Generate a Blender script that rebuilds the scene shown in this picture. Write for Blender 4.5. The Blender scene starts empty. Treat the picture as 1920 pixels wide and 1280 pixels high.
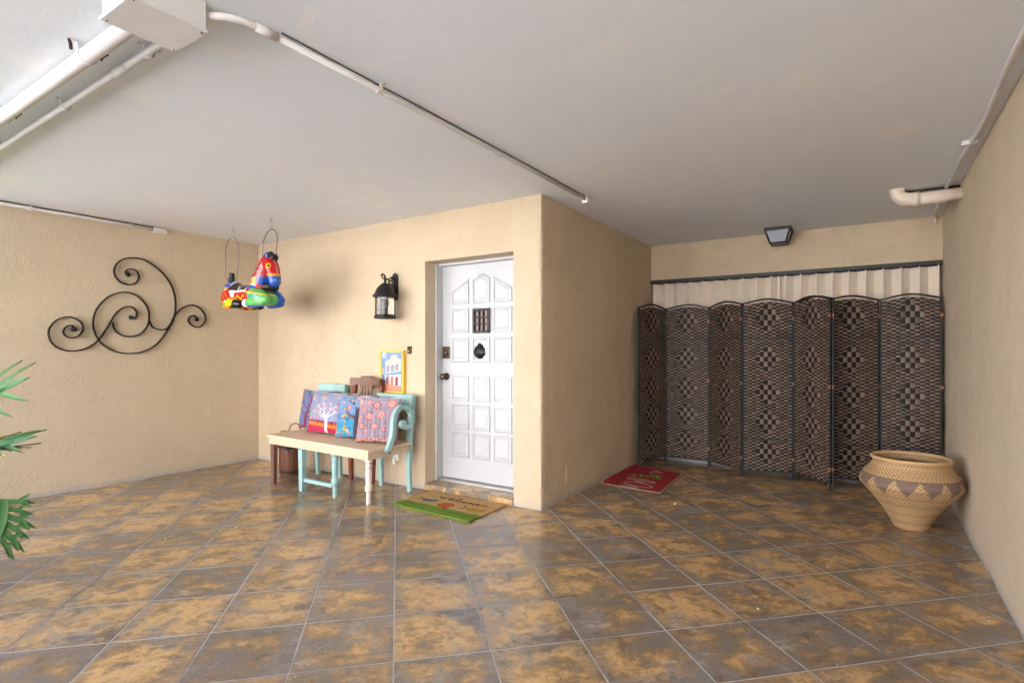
import bpy, bmesh, math, random
import numpy as np
from mathutils import Vector, Matrix, noise
random.seed(7); rng = np.random.default_rng(7)
R_ = math.radians
sc = bpy.context.scene
COL = sc.collection

# ------------------------------------------------------------------ camera, sky, sun, exposure
FPX, YAW, HOR, CAMH = 1021.8, 0.578, 657.1, 1.28       # focal length in photo pixels, heading, horizon row, eye height
cam = bpy.data.objects.new('camera', bpy.data.cameras.new('camera')); COL.objects.link(cam)
cam.location = (0, 0, CAMH); cam.rotation_euler = (R_(90), 0, YAW)
cam.data.sensor_width = 36; cam.data.lens = FPX / 1920 * 36; cam.data.shift_y = (HOR - 640) / 1920
cam.data.clip_start = 0.05; cam.data.clip_end = 500
sc.camera = cam
SUN_EL, SUN_AZ = 40, 8                                # sun behind the camera, outside the carport
world = bpy.data.worlds.new('World'); sc.world = world; world.use_nodes = True
wn = world.node_tree; bg = wn.nodes['Background']
sky = wn.nodes.new('ShaderNodeTexSky'); sky.sky_type = 'NISHITA'; sky.sun_disc = False
sky.sun_elevation = R_(SUN_EL); sky.sun_rotation = R_(SUN_AZ); sky.dust_density = 3.0; sky.air_density = 0.8
wn.links.new(sky.outputs[0], bg.inputs[0]); bg.inputs[1].default_value = 0.15
sun = bpy.data.objects.new('sun', bpy.data.lights.new('sun', 'SUN')); COL.objects.link(sun)
sun.data.energy = 5.0; sun.data.angle = R_(0.5); sun.data.color = (1.0, 0.96, 0.91)
sd = Vector((math.sin(R_(SUN_AZ)) * math.cos(R_(SUN_EL)), math.cos(R_(SUN_AZ)) * math.cos(R_(SUN_EL)), math.sin(R_(SUN_EL))))
sun.rotation_euler = sd.to_track_quat('Z', 'Y').to_euler(); sun.location = (0, -6, 8)
sc.view_settings.view_transform = 'Standard'; sc.view_settings.look = 'None'
sc.view_settings.exposure = 3.05; sc.view_settings.gamma = 1.0; sc.view_settings.use_curve_mapping = False
sc.cycles.use_denoising = True
sc.cycles.max_bounces = 8; sc.cycles.diffuse_bounces = 6; sc.cycles.glossy_bounces = 3; sc.cycles.transmission_bounces = 5; sc.cycles.caustics_reflective = False; sc.cycles.caustics_refractive = False

# ------------------------------------------------------------------ room planes (metres), from the photo's vanishing lines and 0.407 m tiles
H, XL, YB, XP, YK, XR = 2.532, -6.06, 3.778, -2.185, 6.422, 0.585
YO, YLE = -1.3, 1.25                                      # the open front edge; where the left wall ends
Fv = np.array([-math.sin(YAW), math.cos(YAW), 0]); Rv = np.array([math.cos(YAW), math.sin(YAW), 0]); Cv = np.array([0, 0, CAMH])
def ray(u, v): return Fv + Rv * (u - 960) / FPX + np.array([0, 0, (HOR - v) / FPX])
def fl(u, v, z=0.0): r = ray(u, v); return Cv + r * (z - CAMH) / r[2]
def onY(u, v, Y): r = ray(u, v); return Cv + r * Y / r[1]
def onX(u, v, X): r = ray(u, v); return Cv + r * X / r[0]
def atd(u, v, d): return Cv + ray(u, v) * d

# ------------------------------------------------------------------ mesh helpers
class MB:
    def __init__(s): s.v = []; s.f = []; s.c = []; s.sm = []
    def add(s, vs, fs, col=None, smooth=False):
        n = len(s.v); s.v += [tuple(map(float, p)) for p in vs]; s.f += [tuple(i + n for i in f) for f in fs]
        s.sm += [smooth] * len(fs)
        if col is not None and len(col) == len(vs) and not np.isscalar(col[0]): s.c += [tuple(c) for c in col]
        else: s.c += [tuple(col) if col is not None else (1, 1, 1)] * len(vs)
        return s
    def box(s, a, b, bev=0.0, col=None):
        x0, y0, z0 = (min(a[i], b[i]) for i in range(3)); x1, y1, z1 = (max(a[i], b[i]) for i in range(3))
        bm = bmesh.new(); bmesh.ops.create_cube(bm, size=1)
        for v in bm.verts: v.co = Vector(((x0 + x1) / 2 + v.co.x * (x1 - x0), (y0 + y1) / 2 + v.co.y * (y1 - y0), (z0 + z1) / 2 + v.co.z * (z1 - z0)))
        if bev > 0: bmesh.ops.bevel(bm, geom=list(bm.edges), offset=bev, segments=1 if bev < 0.004 else 2, affect='EDGES', profile=0.6)
        s.frombm(bm, col); return s
    def frombm(s, bm, col=None, smooth=False):
        bm.verts.index_update(); vs = [v.co[:] for v in bm.verts]; fs = [[v.index for v in f.verts] for f in bm.faces]; bm.free()
        s.add(vs, fs, col, smooth)
    def sweep(s, pts, sec, closed=False, up=(0, 0, 1), scl=None, smooth=True, cap=True, col=None):
        """sweep a 2-D section (list of (a,b)) along pts; a is along the side vector, b along up"""
        P = [Vector(p) for p in pts]; n = len(P); k = len(sec); vs = []; up = Vector(up); last = None
        for i, p in enumerate(P):
            t = (P[(i + 1) % n] - P[i - 1]) if closed else (P[min(i + 1, n - 1)] - P[max(i - 1, 0)])
            t.normalize(); sv = t.cross(up)
            if sv.length < 1e-3: sv = last.copy() if last else t.cross(Vector((1, 0, 0.01)))
            sv.normalize()
            if last and sv.dot(last) < 0 and up.length > 0 and abs(t.dot(up)) > .8: sv = -sv
            last = sv; uv = sv.cross(t); sc_ = 1 if scl is None else scl[i]
            for a, b in sec: vs.append(p + sv * a * sc_ + uv * b * sc_)
        fs = []
        for i in range(n if closed else n - 1):
            for j in range(k): a = i * k + j; b = i * k + (j + 1) % k; c = ((i + 1) % n) * k; fs.append((a, b, c + (j + 1) % k, c + j))
        if cap and not closed: fs.append(tuple(range(k))[::-1]); fs.append(tuple((n - 1) * k + j for j in range(k)))
        s.add(vs, fs, col, smooth); return s
    def tube(s, pts, r, k=8, closed=False, up=(0, 0, 1), scl=None, col=None):
        return s.sweep(pts, [(math.cos(2 * math.pi * j / k) * r, math.sin(2 * math.pi * j / k) * r) for j in range(k)], closed, up, scl, col=col)
    def lathe(s, prof, c=(0, 0, 0), k=24, smooth=True, col=None, axis='Z', capb=True, capt=True):
        vs = []; fs = []
        for r, z in prof:
            for j in range(k):
                a = 2 * math.pi * j / k; p = (r * math.cos(a), r * math.sin(a), z)
                if axis == 'Y': p = (p[0], -p[2], p[1])
                if axis == 'X': p = (p[2], p[0], p[1])
                vs.append((c[0] + p[0], c[1] + p[1], c[2] + p[2]))
        m = len(prof)
        for i in range(m - 1):
            for j in range(k): fs.append((i * k + j, i * k + (j + 1) % k, (i + 1) * k + (j + 1) % k, (i + 1) * k + j))
        if capb: fs.append(tuple(range(k))[::-1])
        if capt: fs.append(tuple((m - 1) * k + j for j in range(k)))
        s.add(vs, fs, col, smooth); return s
    def extrude(s, poly, d0, d1, plane='XZ', bev=0.0, col=None):
        """prism: poly in the named plane between depths d0 and d1 on the third axis"""
        def P(a, b, d): return {'XZ': (a, d, b), 'YZ': (d, a, b), 'XY': (a, b, d)}[plane]
        bm = bmesh.new(); lo = [bm.verts.new(P(a, b, d0)) for a, b in poly]; hi = [bm.verts.new(P(a, b, d1)) for a, b in poly]; n = len(poly)
        bm.faces.new(lo[::-1]); bm.faces.new(hi)
        for i in range(n): bm.faces.new((lo[i], lo[(i + 1) % n], hi[(i + 1) % n], hi[i]))
        bmesh.ops.recalc_face_normals(bm, faces=list(bm.faces))
        if bev > 0: bmesh.ops.bevel(bm, geom=list(bm.edges), offset=bev, segments=1, affect='EDGES')
        s.frombm(bm, col); return s
    def mesh(s, name, origin=(0, 0, 0), colour=False):
        me = bpy.data.meshes.new(name); o = np.array(origin)
        me.from_pydata([tuple(np.array(p) - o) for p in s.v], [], s.f); me.update()
        me.polygons.foreach_set('use_smooth', s.sm)
        if colour:
            at = me.color_attributes.new('Col', 'FLOAT_COLOR', 'POINT'); a = np.ones((len(s.v), 4), np.float32); a[:, :3] = np.array(s.c, np.float32)
            at.data.foreach_set('color', a.ravel())
        return me
MATS = {}
def world_origin(o): return np.array(o.get('_org', (0, 0, 0)))
ORG = {}
def part(name, mb, mat, parent=None, colour=False, origin=None, kind=None, label=None):
    """link mb as ONE mesh object; coordinates of mb are world coordinates"""
    po = ORG.get(parent.name, np.zeros(3)) if parent is not None else np.zeros(3)
    og = np.array(origin if origin is not None else po, float)
    me = mb.mesh(name, og, colour); me.materials.append(MATS[mat])
    o = bpy.data.objects.new(name, me); COL.objects.link(o)
    o.location = tuple(og - po)
    if parent is not None: o.parent = parent
    ORG[o.name] = og
    if kind: o['kind'] = kind
    if label: o['label'] = label
    return o
def tag(o, label, cat, group=None):
    o['label'] = label; o['category'] = cat
    if group: o['group'] = group
    return o
def thing(name, loc, label, cat, group=None):
    o = bpy.data.objects.new(name, None); COL.objects.link(o); o.location = tuple(loc); o.empty_display_size = 0.1
    ORG[o.name] = np.array(loc, float); return tag(o, label, cat, group)
def catmull(pts, n=8, closed=False):
    P = [np.array(p, float) for p in pts]; out = []; m = len(P)
    for i in range(m if closed else m - 1):
        if closed: a, b, c, d = P[i - 1], P[i], P[(i + 1) % m], P[(i + 2) % m]
        else: a, b, c, d = P[max(i - 1, 0)], P[i], P[i + 1], P[min(i + 2, m - 1)]
        for k in range(n):
            t = k / n; out.append(.5 * ((2 * b) + (-a + c) * t + (2 * a - 5 * b + 4 * c - d) * t * t + (-a + 3 * b - 3 * c + d) * t ** 3))
    if not closed: out.append(P[-1])
    return out

# ------------------------------------------------------------------ materials
def lin(r, g, b): return tuple(((c / 255) / 12.92 if c / 255 <= .04045 else ((c / 255 + .055) / 1.055) ** 2.4) for c in (r, g, b))
class NT:
    def __init__(s, name):
        s.m = bpy.data.materials.new(name); s.m.use_nodes = True; s.t = s.m.node_tree; s.p = s.t.nodes['Principled BSDF']; MATS[name] = s.m
    def n(s, typ, **kw):
        nd = s.t.nodes.new('ShaderNode' + typ)
        for k, v in kw.items():
            if k.startswith('i_'): nd.inputs[k[2:].replace('_', ' ')].default_value = v
            else: setattr(nd, k, v)
        return nd
    def l(s, a, b): s.t.links.new(a, b)
    def coord(s, kind='Object', scale=(1, 1, 1), rot=(0, 0, 0)):
        c = s.n('TexCoord'); m = s.n('Mapping'); m.inputs['Scale'].default_value = scale; m.inputs['Rotation'].default_value = rot
        s.l(c.outputs[kind], m.inputs[0]); return m.outputs[0]
    def noise(s, vec, scale, detail=4, rough=.55, dist=0.0):
        nd = s.n('TexNoise'); nd.inputs['Scale'].default_value = scale; nd.inputs['Detail'].default_value = detail
        nd.inputs['Roughness'].default_value = rough; nd.inputs['Distortion'].default_value = dist
        if vec is not None: s.l(vec, nd.inputs['Vector'])
        return nd.outputs['Fac']
    def ramp(s, fac, stops):
        r = s.n('ValToRGB'); cr = r.color_ramp
        while len(cr.elements) < len(stops): cr.elements.new(.5)
        for e, (p, c) in zip(cr.elements, stops): e.position = p; e.color = (*c, 1) if len(c) == 3 else c
        s.l(fac, r.inputs[0]); return r.outputs[0]
    def val(s, fac, a, b, c=0.0, d=1.0):
        m = s.n('MapRange'); m.inputs[1].default_value = a; m.inputs[2].default_value = b; m.inputs[3].default_value = c; m.inputs[4].default_value = d
        s.l(fac, m.inputs[0]); return m.outputs[0]
    def mix(s, fac, a, b, mode='MIX'):
        m = s.n('Mix', data_type='RGBA', blend_type=mode)
        for sock, x in ((m.inputs[0], fac), (m.inputs[6], a), (m.inputs[7], b)):
            if isinstance(x, (tuple, list)): sock.default_value = (*x, 1)
            elif isinstance(x, (int, float)): sock.default_value = x
            else: s.l(x, sock)
        return m.outputs[2]
    def math(s, op, a, b):
        m = s.n('Math', operation=op)
        for i, x in enumerate((a, b)):
            if isinstance(x, (int, float)): m.inputs[i].default_value = x
            else: s.l(x, m.inputs[i])
        return m.outputs[0]
    def bump(s, h, strength=.3, dist=.01, nrm=None):
        b = s.n('Bump'); b.inputs['Strength'].default_value = strength; b.inputs['Distance'].default_value = dist
        s.l(h, b.inputs['Height'])
        if nrm is not None: s.l(nrm, b.inputs['Normal'])
        return b.outputs[0]
    def out(s, col=None, rough=None, nrm=None, metal=0.0, spec=None):
        for k, x in (('Base Color', col), ('Roughness', rough)):
            if x is None: continue
            if isinstance(x, (tuple, list)): s.p.inputs[k].default_value = (*x, 1)
            elif isinstance(x, (int, float)): s.p.inputs[k].default_value = x
            else: s.l(x, s.p.inputs[k])
        if nrm is not None: s.l(nrm, s.p.inputs['Normal'])
        s.p.inputs['Metallic'].default_value = metal
        if spec is not None: s.p.inputs['Specular IOR Level'].default_value = spec
        return s.m

def stucco(name, c0, c1, fine=1.0):
    t = NT(name); v = t.coord('Object')
    big = t.noise(v, 1.3, 4, .6); mid = t.noise(v, 7, 5, .6, .6)
    col = t.mix(t.val(big, .3, .7), c0, c1)
    col = t.mix(t.val(mid, .45, .8, 0, .25), col, tuple(x * .8 for x in c0))
    spots = t.noise(v, 34, 2, .5); col = t.mix(t.val(spots, .74, .80, 0, .5), col, tuple(x * .45 for x in c0))
    # grey lime bloom along the foot of the wall, with a broken upper edge
    sep = t.n('SeparateXYZ'); g = t.n('NewGeometry'); t.l(g.outputs['Position'], sep.inputs[0])
    lim = t.math('ADD', sep.outputs[2], t.math('MULTIPLY', t.noise(v, 9, 4, .7), -.09))
    col = t.mix(t.val(lim, -.030, .006, .75, 0), col, (.40, .38, .35))
    # skip-trowel relief: curled ridges, long pulled strokes, fine sand
    wv = t.coord('Object', (1, 1, .55))
    r1 = t.noise(wv, 15, 4, .65, .5); rid = t.math('ABSOLUTE', t.math('SUBTRACT', r1, .5), 0); rid = t.val(rid, 0, .055, 1, 0)
    msk = t.val(t.noise(v, 4.2, 3, .6), .45, .62)
    rid = t.math('MULTIPLY', rid, msk)
    sand = t.noise(v, 90, 3, .6)
    h = t.math('ADD', t.math('MULTIPLY', rid, .65 * fine), t.math('ADD', t.math('MULTIPLY', mid, .55), t.math('MULTIPLY', sand, .10)))
    stain = t.noise(v, .9, 5, .7, .6); col = t.mix(t.val(stain, .52, .72, 0, .22), col, tuple(x * .72 for x in c0)); t.out(col, .92, t.bump(h, .85, .009)); return t.m
stucco('stucco', lin(191, 175, 149), lin(200, 184, 158), .5)
stucco('stucco_side', lin(196, 176, 146), lin(205, 186, 157), 1.8)  # same paint, tone raised because little light reaches the side wall
stucco('stucco_smooth', lin(189, 171, 144), lin(198, 181, 154), .5)  # same paint, tone lowered because the door wall is strongly lit
stucco('stucco_right', lin(199, 182, 157), lin(207, 191, 167), .7)  # same paint, lightened to make up for weaker light on this wall

t = NT('ceiling_paint'); v = t.coord('Object')
big = t.noise(v, .6, 3, .5); pat = t.noise(v, 1.9, 3, .5, 1.2)
edge = t.val(t.math('ABSOLUTE', t.math('SUBTRACT', pat, .56), 0), 0, .008, 1, 0); edge = t.math('MULTIPLY', edge, t.val(t.noise(v, 1.1, 2), .52, .62))
col = t.mix(t.val(big, .3, .7), lin(227, 232, 239), lin(231, 236, 243))
col = t.mix(t.math('MULTIPLY', t.val(pat, .54, .60, 0, .5), t.val(t.noise(v, 1.1, 2), .50, .60)), col, lin(242, 241, 240))
warm = t.noise(v, .45, 3, .5); col = t.mix(t.val(warm, .45, .65, 0, .35), col, lin(236, 229, 228))
speck = t.noise(v, 26, 2, .5); col = t.mix(t.val(speck, .74, .8, 0, .4), col, lin(246, 242, 236))
t.out(col, .88, t.bump(t.math('ADD', t.math('MULTIPLY', edge, .05), t.math('ADD', t.math('ADD', t.math('MULTIPLY', t.noise(v, 1.4, 4, .5, .8), .9), t.math('MULTIPLY', t.noise(t.coord('Object', (1, 3.5, 1), (0, 0, .4)), 5, 4, .6, .5), .09)), t.math('MULTIPLY', t.noise(v, 45, 3, .6), .12))), .75, .008))

t = NT('tile')
tc = t.n('TexCoord'); oi = t.n('ObjectInfo'); add = t.n('VectorMath', operation='ADD'); mul = t.n('VectorMath', operation='SCALE')
cmb = t.n('CombineXYZ')
r2 = t.math('FRACT', t.math('MULTIPLY', oi.outputs['Random'], 7.31), 0)
t.l(oi.outputs['Random'], cmb.inputs[0]); t.l(r2, cmb.inputs[1]); t.l(cmb.outputs[0], mul.inputs[0]); mul.inputs['Scale'].default_value = 13
t.l(tc.outputs['Object'], add.inputs[0]); t.l(mul.outputs[0], add.inputs[1]); V = add.outputs[0]
def mp(sc_, rz=0):
    m = t.n('Mapping'); m.inputs['Scale'].default_value = sc_; m.inputs['Rotation'].default_value = (0, 0, rz); t.l(V, m.inputs[0]); return m.outputs[0]
n1 = t.noise(mp((1, 1.25, 1)), 3.8, 9, .72, .1); n2 = t.noise(mp((1, 1.7, 1), .15), 4.8, 9, .74, .15); n3 = t.noise(mp((1.3, 1, 1)), 2.2, 8, .70, .2)
n4 = t.noise(mp((1, 1.2, 1)), 30, 5, .75, .2); n5 = t.noise(mp((2.6, 1, 1), -.1), 3.4, 5, .6, .4)
shift = t.math('MULTIPLY', t.math('SUBTRACT', r2, .5), .15)
f1 = t.math('ADD', t.math('ADD', n1, shift), t.math('MULTIPLY', t.math('SUBTRACT', n4, .5), .10))
col = t.ramp(f1, [(.37, lin(124, 115, 107)), (.45, lin(136, 116, 92)), (.51, lin(172, 137, 92)), (.57, lin(208, 170, 118)), (.68, lin(148, 124, 96))])
grey = t.mix(t.val(n4, .3, .7), lin(126, 121, 118), lin(160, 153, 147))
col = t.mix(t.val(n3, .54, .64, 0, .8), col, grey)
sx = t.n('SeparateXYZ'); t.l(tc.outputs['Object'], sx.inputs[0])
ed = t.math('MAXIMUM', t.math('ABSOLUTE', sx.outputs[0], 0), t.math('ABSOLUTE', sx.outputs[1], 0)); ed = t.math('ADD', t.math('MULTIPLY', ed, 4.9), t.math('MULTIPLY', t.math('SUBTRACT', n1, .5), 1.5)); ed = t.math('ADD', ed, t.math('MULTIPLY', t.math('SUBTRACT', n3, .5), 1.6))
col = t.mix(t.val(ed, .62, 1.05, 0, .8), col, t.mix(t.val(n1, .4, .6), grey, lin(98, 92, 88)))
dark = t.mix(t.val(n4, .4, .6), lin(76, 59, 43), lin(104, 84, 60))
col = t.mix(t.val(n2, .57, .69, 0, .75), col, dark)
col = t.mix(t.val(n5, .60, .66, 0, .55), col, lin(112, 90, 66))
pale = t.noise(mp((1, 2.2, 1), -.1), 4.1, 8, .74, .2)
col = t.mix(t.val(pale, .57, .70, 0, .6), col, lin(200, 188, 174))
flk = t.noise(mp((1, 1.8, 1)), 75, 3, .6); col = t.mix(t.math('MULTIPLY', t.val(flk, .62, .68), t.val(pale, .46, .56)), col, lin(214, 196, 170))
t.out(col, t.val(n2, .3, .7, .18, .28), t.bump(t.math('ADD', n4, t.math('MULTIPLY', n1, 1.2)), .10, .002), spec=.5)

t = NT('grout'); v = t.coord('Object')
gn = t.noise(v, 1.4, 3, .6); g2 = t.noise(v, 16, 3, .6)
t.out(t.mix(t.val(gn, .54, .64), t.mix(g2, lin(176, 171, 165), lin(204, 200, 196)), lin(92, 84, 76)), .75, t.bump(g2, .3, .002))

def simple(name, c, rough=.5, metal=0.0, var=.12, scale=12, bump=.08, bscale=40, spec=None, dist=.003):
    t = NT(name); v = t.coord('Object'); nz = t.noise(v, scale, 4, .6); b = t.noise(v, bscale, 3, .6)
    t.out(t.mix(t.val(nz, .3, .7), tuple(x * (1 - var) for x in c), tuple(min(1, x * (1 + var)) for x in c)), t.val(b, .3, .7, max(0, rough - .06), min(1, rough + .06)), t.bump(b, bump, dist), metal, spec)
    return t
simple('door_white', lin(184, 186, 190), .38, var=.02, scale=3, bump=.05)
simple('frame_white', lin(184, 185, 187), .45, var=.04)
simple('pvc_white', lin(214, 210, 207), .5, var=.04)
simple('pvc_cream', lin(222, 208, 192), .45, var=.05)
simple('black_iron', (.009, .008, .008), .45, .2, var=.3)
simple('black_paint', (.006, .006, .006), .5, var=.2)
simple('rusty_iron', (.05, .03, .02), .7, .2, var=.5, scale=60)
simple('bronze', (.10, .07, .045), .42, .8, var=.3)
simple('copper_glass', lin(84, 48, 32), .25, var=.35, scale=70)
simple('steel', (.45, .44, .42), .3, .9)
simple('wire', (.16, .13, .13), .4, .6)
simple('shutter_cream', lin(224, 212, 196), .5, var=.03, scale=2)
simple('track_dark', (.010, .010, .011), .5, .0)
simple('track_grey', lin(120, 122, 126), .4, .4)
simple('mid_grey', lin(140, 138, 134), .5)
simple('copper_hinge', lin(150, 100, 76), .45, .6)
simple('debris', lin(225, 222, 214), .8)
simple('plaster_chip', lin(222, 200, 160), .9)
simple('terracotta', lin(150, 84, 54), .8)
simple('soil', (.03, .02, .014), .95, bump=.6, dist=.01)
simple('rubber', (.02, .02, .02), .8)
simple('concrete', (.54, .545, .55), .9, var=.12, scale=1.2, bump=.2)
simple('lawn_green', (.07, .11, .03), .95, var=.35, scale=3, bump=.5, dist=.03)
simple('asphalt', (.10, .10, .10), .9, var=.2, scale=8, bump=.4)
simple('house_render', lin(234, 235, 238), .9, var=.04, scale=1)
simple('window_glass', (.03, .04, .05), .08)
simple('piping', lin(176, 170, 180), .9, var=.1)
simple('outlet_white', lin(232, 230, 226), .4, var=.02)
simple('aluminium', lin(176, 172, 166), .4, .5)
def worn(name, c, under, rough=.5):
    """brushed paint, rubbed through to the wood in small chips"""
    t = NT(name); v = t.coord('Object'); a = t.noise(v, 9, 4, .6); b = t.noise(t.coord('Object', (4, 4, 1)), 22, 4, .7, .4); ch = t.noise(v, 30, 5, .75, .3)
    col = t.mix(t.val(a, .3, .7), tuple(x * .88 for x in c), tuple(min(1, x * 1.08) for x in c)); col = t.mix(t.val(b, .55, .75, 0, .35), col, tuple(x * .72 for x in c))
    m = t.val(ch, .665, .69); t.out(t.mix(m, col, under), rough, t.bump(t.math('SUBTRACT', t.math('MULTIPLY', b, .5), m), .25, .002)); return t
worn('aqua_paint', lin(146, 180, 178), lin(104, 84, 66)); worn('white_leg', lin(200, 195, 187), lin(130, 108, 84))
def wood(name, c0, c1, rough=.5, scale=(1, 1, 1), bump=.15):
    t = NT(name); v = t.coord('Object', scale); a = t.noise(v, 6, 6, .65, 1.2); b = t.noise(v, 40, 4, .6, .4)
    t.out(t.mix(b, t.mix(t.val(a, .3, .7), c0, c1), t.mix(t.val(a, .3, .7), c1, c0)), rough, t.bump(t.math('ADD', a, b), bump, .003)); return t
wood('seat_wood', lin(208, 183, 150), lin(222, 199, 168), .55, (2, 9, 9), .1)
wood('apron_wood', lin(188, 166, 138), lin(204, 184, 158), .55, (2, 9, 3), .1)
wood('brown_wood', lin(96, 66, 54), lin(120, 88, 74), .45, (6, 6, 1.2), .08)
wood('red_wood', lin(96, 48, 32), lin(122, 62, 42), .42, (6, 6, 1.2), .08)
wood('bucket_wood', lin(48, 24, 12), lin(122, 70, 36), .55, (9, 9, 1.5), .4)
def attr(name, rough=.8, bump=.15, bscale=180, dist=.002, spec=None, sheen=0.0):
    t = NT(name); a = t.n('Attribute', attribute_name='Col'); v = t.coord('Object'); b = t.noise(v, bscale, 3, .6)
    t.out(t.mix(t.val(b, .3, .7, 0, .22), a.outputs['Color'], t.mix(1.0, a.outputs['Color'], (.55, .55, .55), 'MULTIPLY')), rough, t.bump(b, bump, dist), 0, spec)
    if sheen: t.p.inputs['Sheen Weight'].default_value = sheen
    return t
attr('print_fabric', .9, .25, 260, sheen=.15)
attr('coir', 1.0, .9, 320, .006)
attr('rubber_mat', .75, .2, 400)
attr('canvas_paint', .55, .5, 90, .003)
attr('glossy_paint', .22, .06, 25)
attr('weave', .5, .12, 300, spec=.25)
attr('rattan', .6, .25, 400)
attr('leaf_green', .5, .25, 60, spec=.3)
t = NT('frame_yellow'); t.out(lin(236, 184, 40), .45)
t = NT('lamp_glass'); v = t.coord('Object'); t.out((.92, .93, .93), .12, t.bump(t.noise(v, 22, 3), .35, .004)); t.p.inputs['Transmission Weight'].default_value = .92; t.p.inputs['IOR'].default_value = 1.3
t = NT('frosted_glass'); v = t.coord('Object'); t.out(lin(150, 158, 168), .3, t.bump(t.noise(v, 30, 3), .3, .004))
t = NT('bulb'); t.out((.6, .58, .55), .3)

# ------------------------------------------------------------------ setting: ground outside, floor, ceiling
def structure(o): o['kind'] = 'structure'; return o
mb = MB(); mb.add([(-90, -90, -.09), (90, -90, -.09), (90, 90, -.09), (-90, 90, -.09)], [(0, 1, 2, 3)])
structure(part('ground', mb, 'lawn_green'))
mb = MB(); mb.box((XL - 22, YO - 3.0, -.20), (XR + 16, YO - .002, -.03)); structure(part('added_dark_paving', mb, 'asphalt'))  # dark paving added to cut bounce onto the ceiling near the opening
mb = MB(); mb.box((XL - 22, -11, -.20), (XR + 16, YO - 3.002, -.025)); structure(part('added_pale_paving', mb, 'concrete'))  # pale paving added to bounce sunlight deep into the carport
# unseen pale house added behind the camera to throw sunlight back into the carport
hs_ = thing('added_bounce_house', (-3, -11, -.03), 'pale rendered two-storey house added behind the camera to bounce sunlight', 'house')
part('wall', MB().box((-16, -18, -.05), (9, -11, 6.0)), 'house_render', hs_)
part('roof', MB().extrude([(-18.6, 6.0), (-10.4, 6.0), (-10.4, 6.15), (-14.5, 7.6), (-18.6, 6.15)], -16.6, 9.6, 'YZ'), 'terracotta', hs_)
for zf in (1.0, 3.9):
    for x in (-14, -10.5, -7, -3.5, 0, 3.5, 7):
        if zf < 2 and x == -3.5: continue
        wn_ = part('window', MB().box((x - .65, -11.05, zf - .06), (x + .65, -10.94, zf + 1.36), .01), 'frame_white', hs_)
        for k in (0, 1): part('pane', MB().box((x - .58 + k * .6, -10.938, zf + .02), (x - .02 + k * .6, -10.925, zf + 1.28)), 'window_glass', wn_)
dr_ = part('door', MB().box((-4.0, -11.04, -.03), (-3.0, -10.94, 2.1), .01), 'brown_wood', hs_)
part('handle', MB().lathe([(.02, 0), (.03, .03), (.001, .05)], (-3.15, -10.94, 1.0), 12, axis='Y'), 'bronze', dr_)

floor = structure(part('floor', MB().box((XL - .2, YO, -.15), (XR + .2, YK + .3, -.0014)), 'grout'))
PT, A0, B0 = .407, 3.926, -.016
def clip(poly, n, d):      # keep n.p <= d
    out = []
    for i in range(len(poly)):
        p, q = poly[i], poly[(i + 1) % len(poly)]; a = n[0] * p[0] + n[1] * p[1] - d; b = n[0] * q[0] + n[1] * q[1] - d
        if a <= 0: out.append(p)
        if (a < 0 < b) or (b < 0 < a): s_ = a / (a - b); out.append((p[0] + s_ * (q[0] - p[0]), p[1] + s_ * (q[1] - p[1])))
    return out
def area(p): return abs(sum(p[i][0] * p[(i + 1) % len(p)][1] - p[(i + 1) % len(p)][0] * p[i][1] for i in range(len(p)))) / 2
def tile_mb(poly, tilt=None):
    cx = sum(p[0] for p in poly) / len(poly); cy = sum(p[1] for p in poly) / len(poly); m = MB(); n = len(poly)
    ins = [(p[0] + (cx - p[0]) * .004, p[1] + (cy - p[1]) * .004) for p in poly]
    vs = [(*p, -.02) for p in poly] + [(*p, -.0007) for p in poly] + [(*p, 0) for p in ins]
    fs = [tuple(2 * n + i for i in range(n))]
    for k in (0, n):
        for i in range(n): fs.append((k + i, k + (i + 1) % n, k + n + (i + 1) % n, k + n + i))
    m.add(vs, fs); return m
g = .0032; hs = PT / 2 - g
full = tile_mb([(-hs, -hs), (hs, -hs), (hs, hs), (-hs, hs)]).mesh('tile'); full.materials.append(MATS['tile'])
S2 = math.sqrt(.5); rest = MB(); ntile = 0
def seen(x, y):
    d = x * Fv[0] + y * Fv[1]
    if d < 1.7: return False
    u = 960 + FPX * (x * Rv[0] + y * Rv[1]) / d; v = HOR + FPX * CAMH / d
    return -160 < u < 2080 and v < 1460
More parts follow.
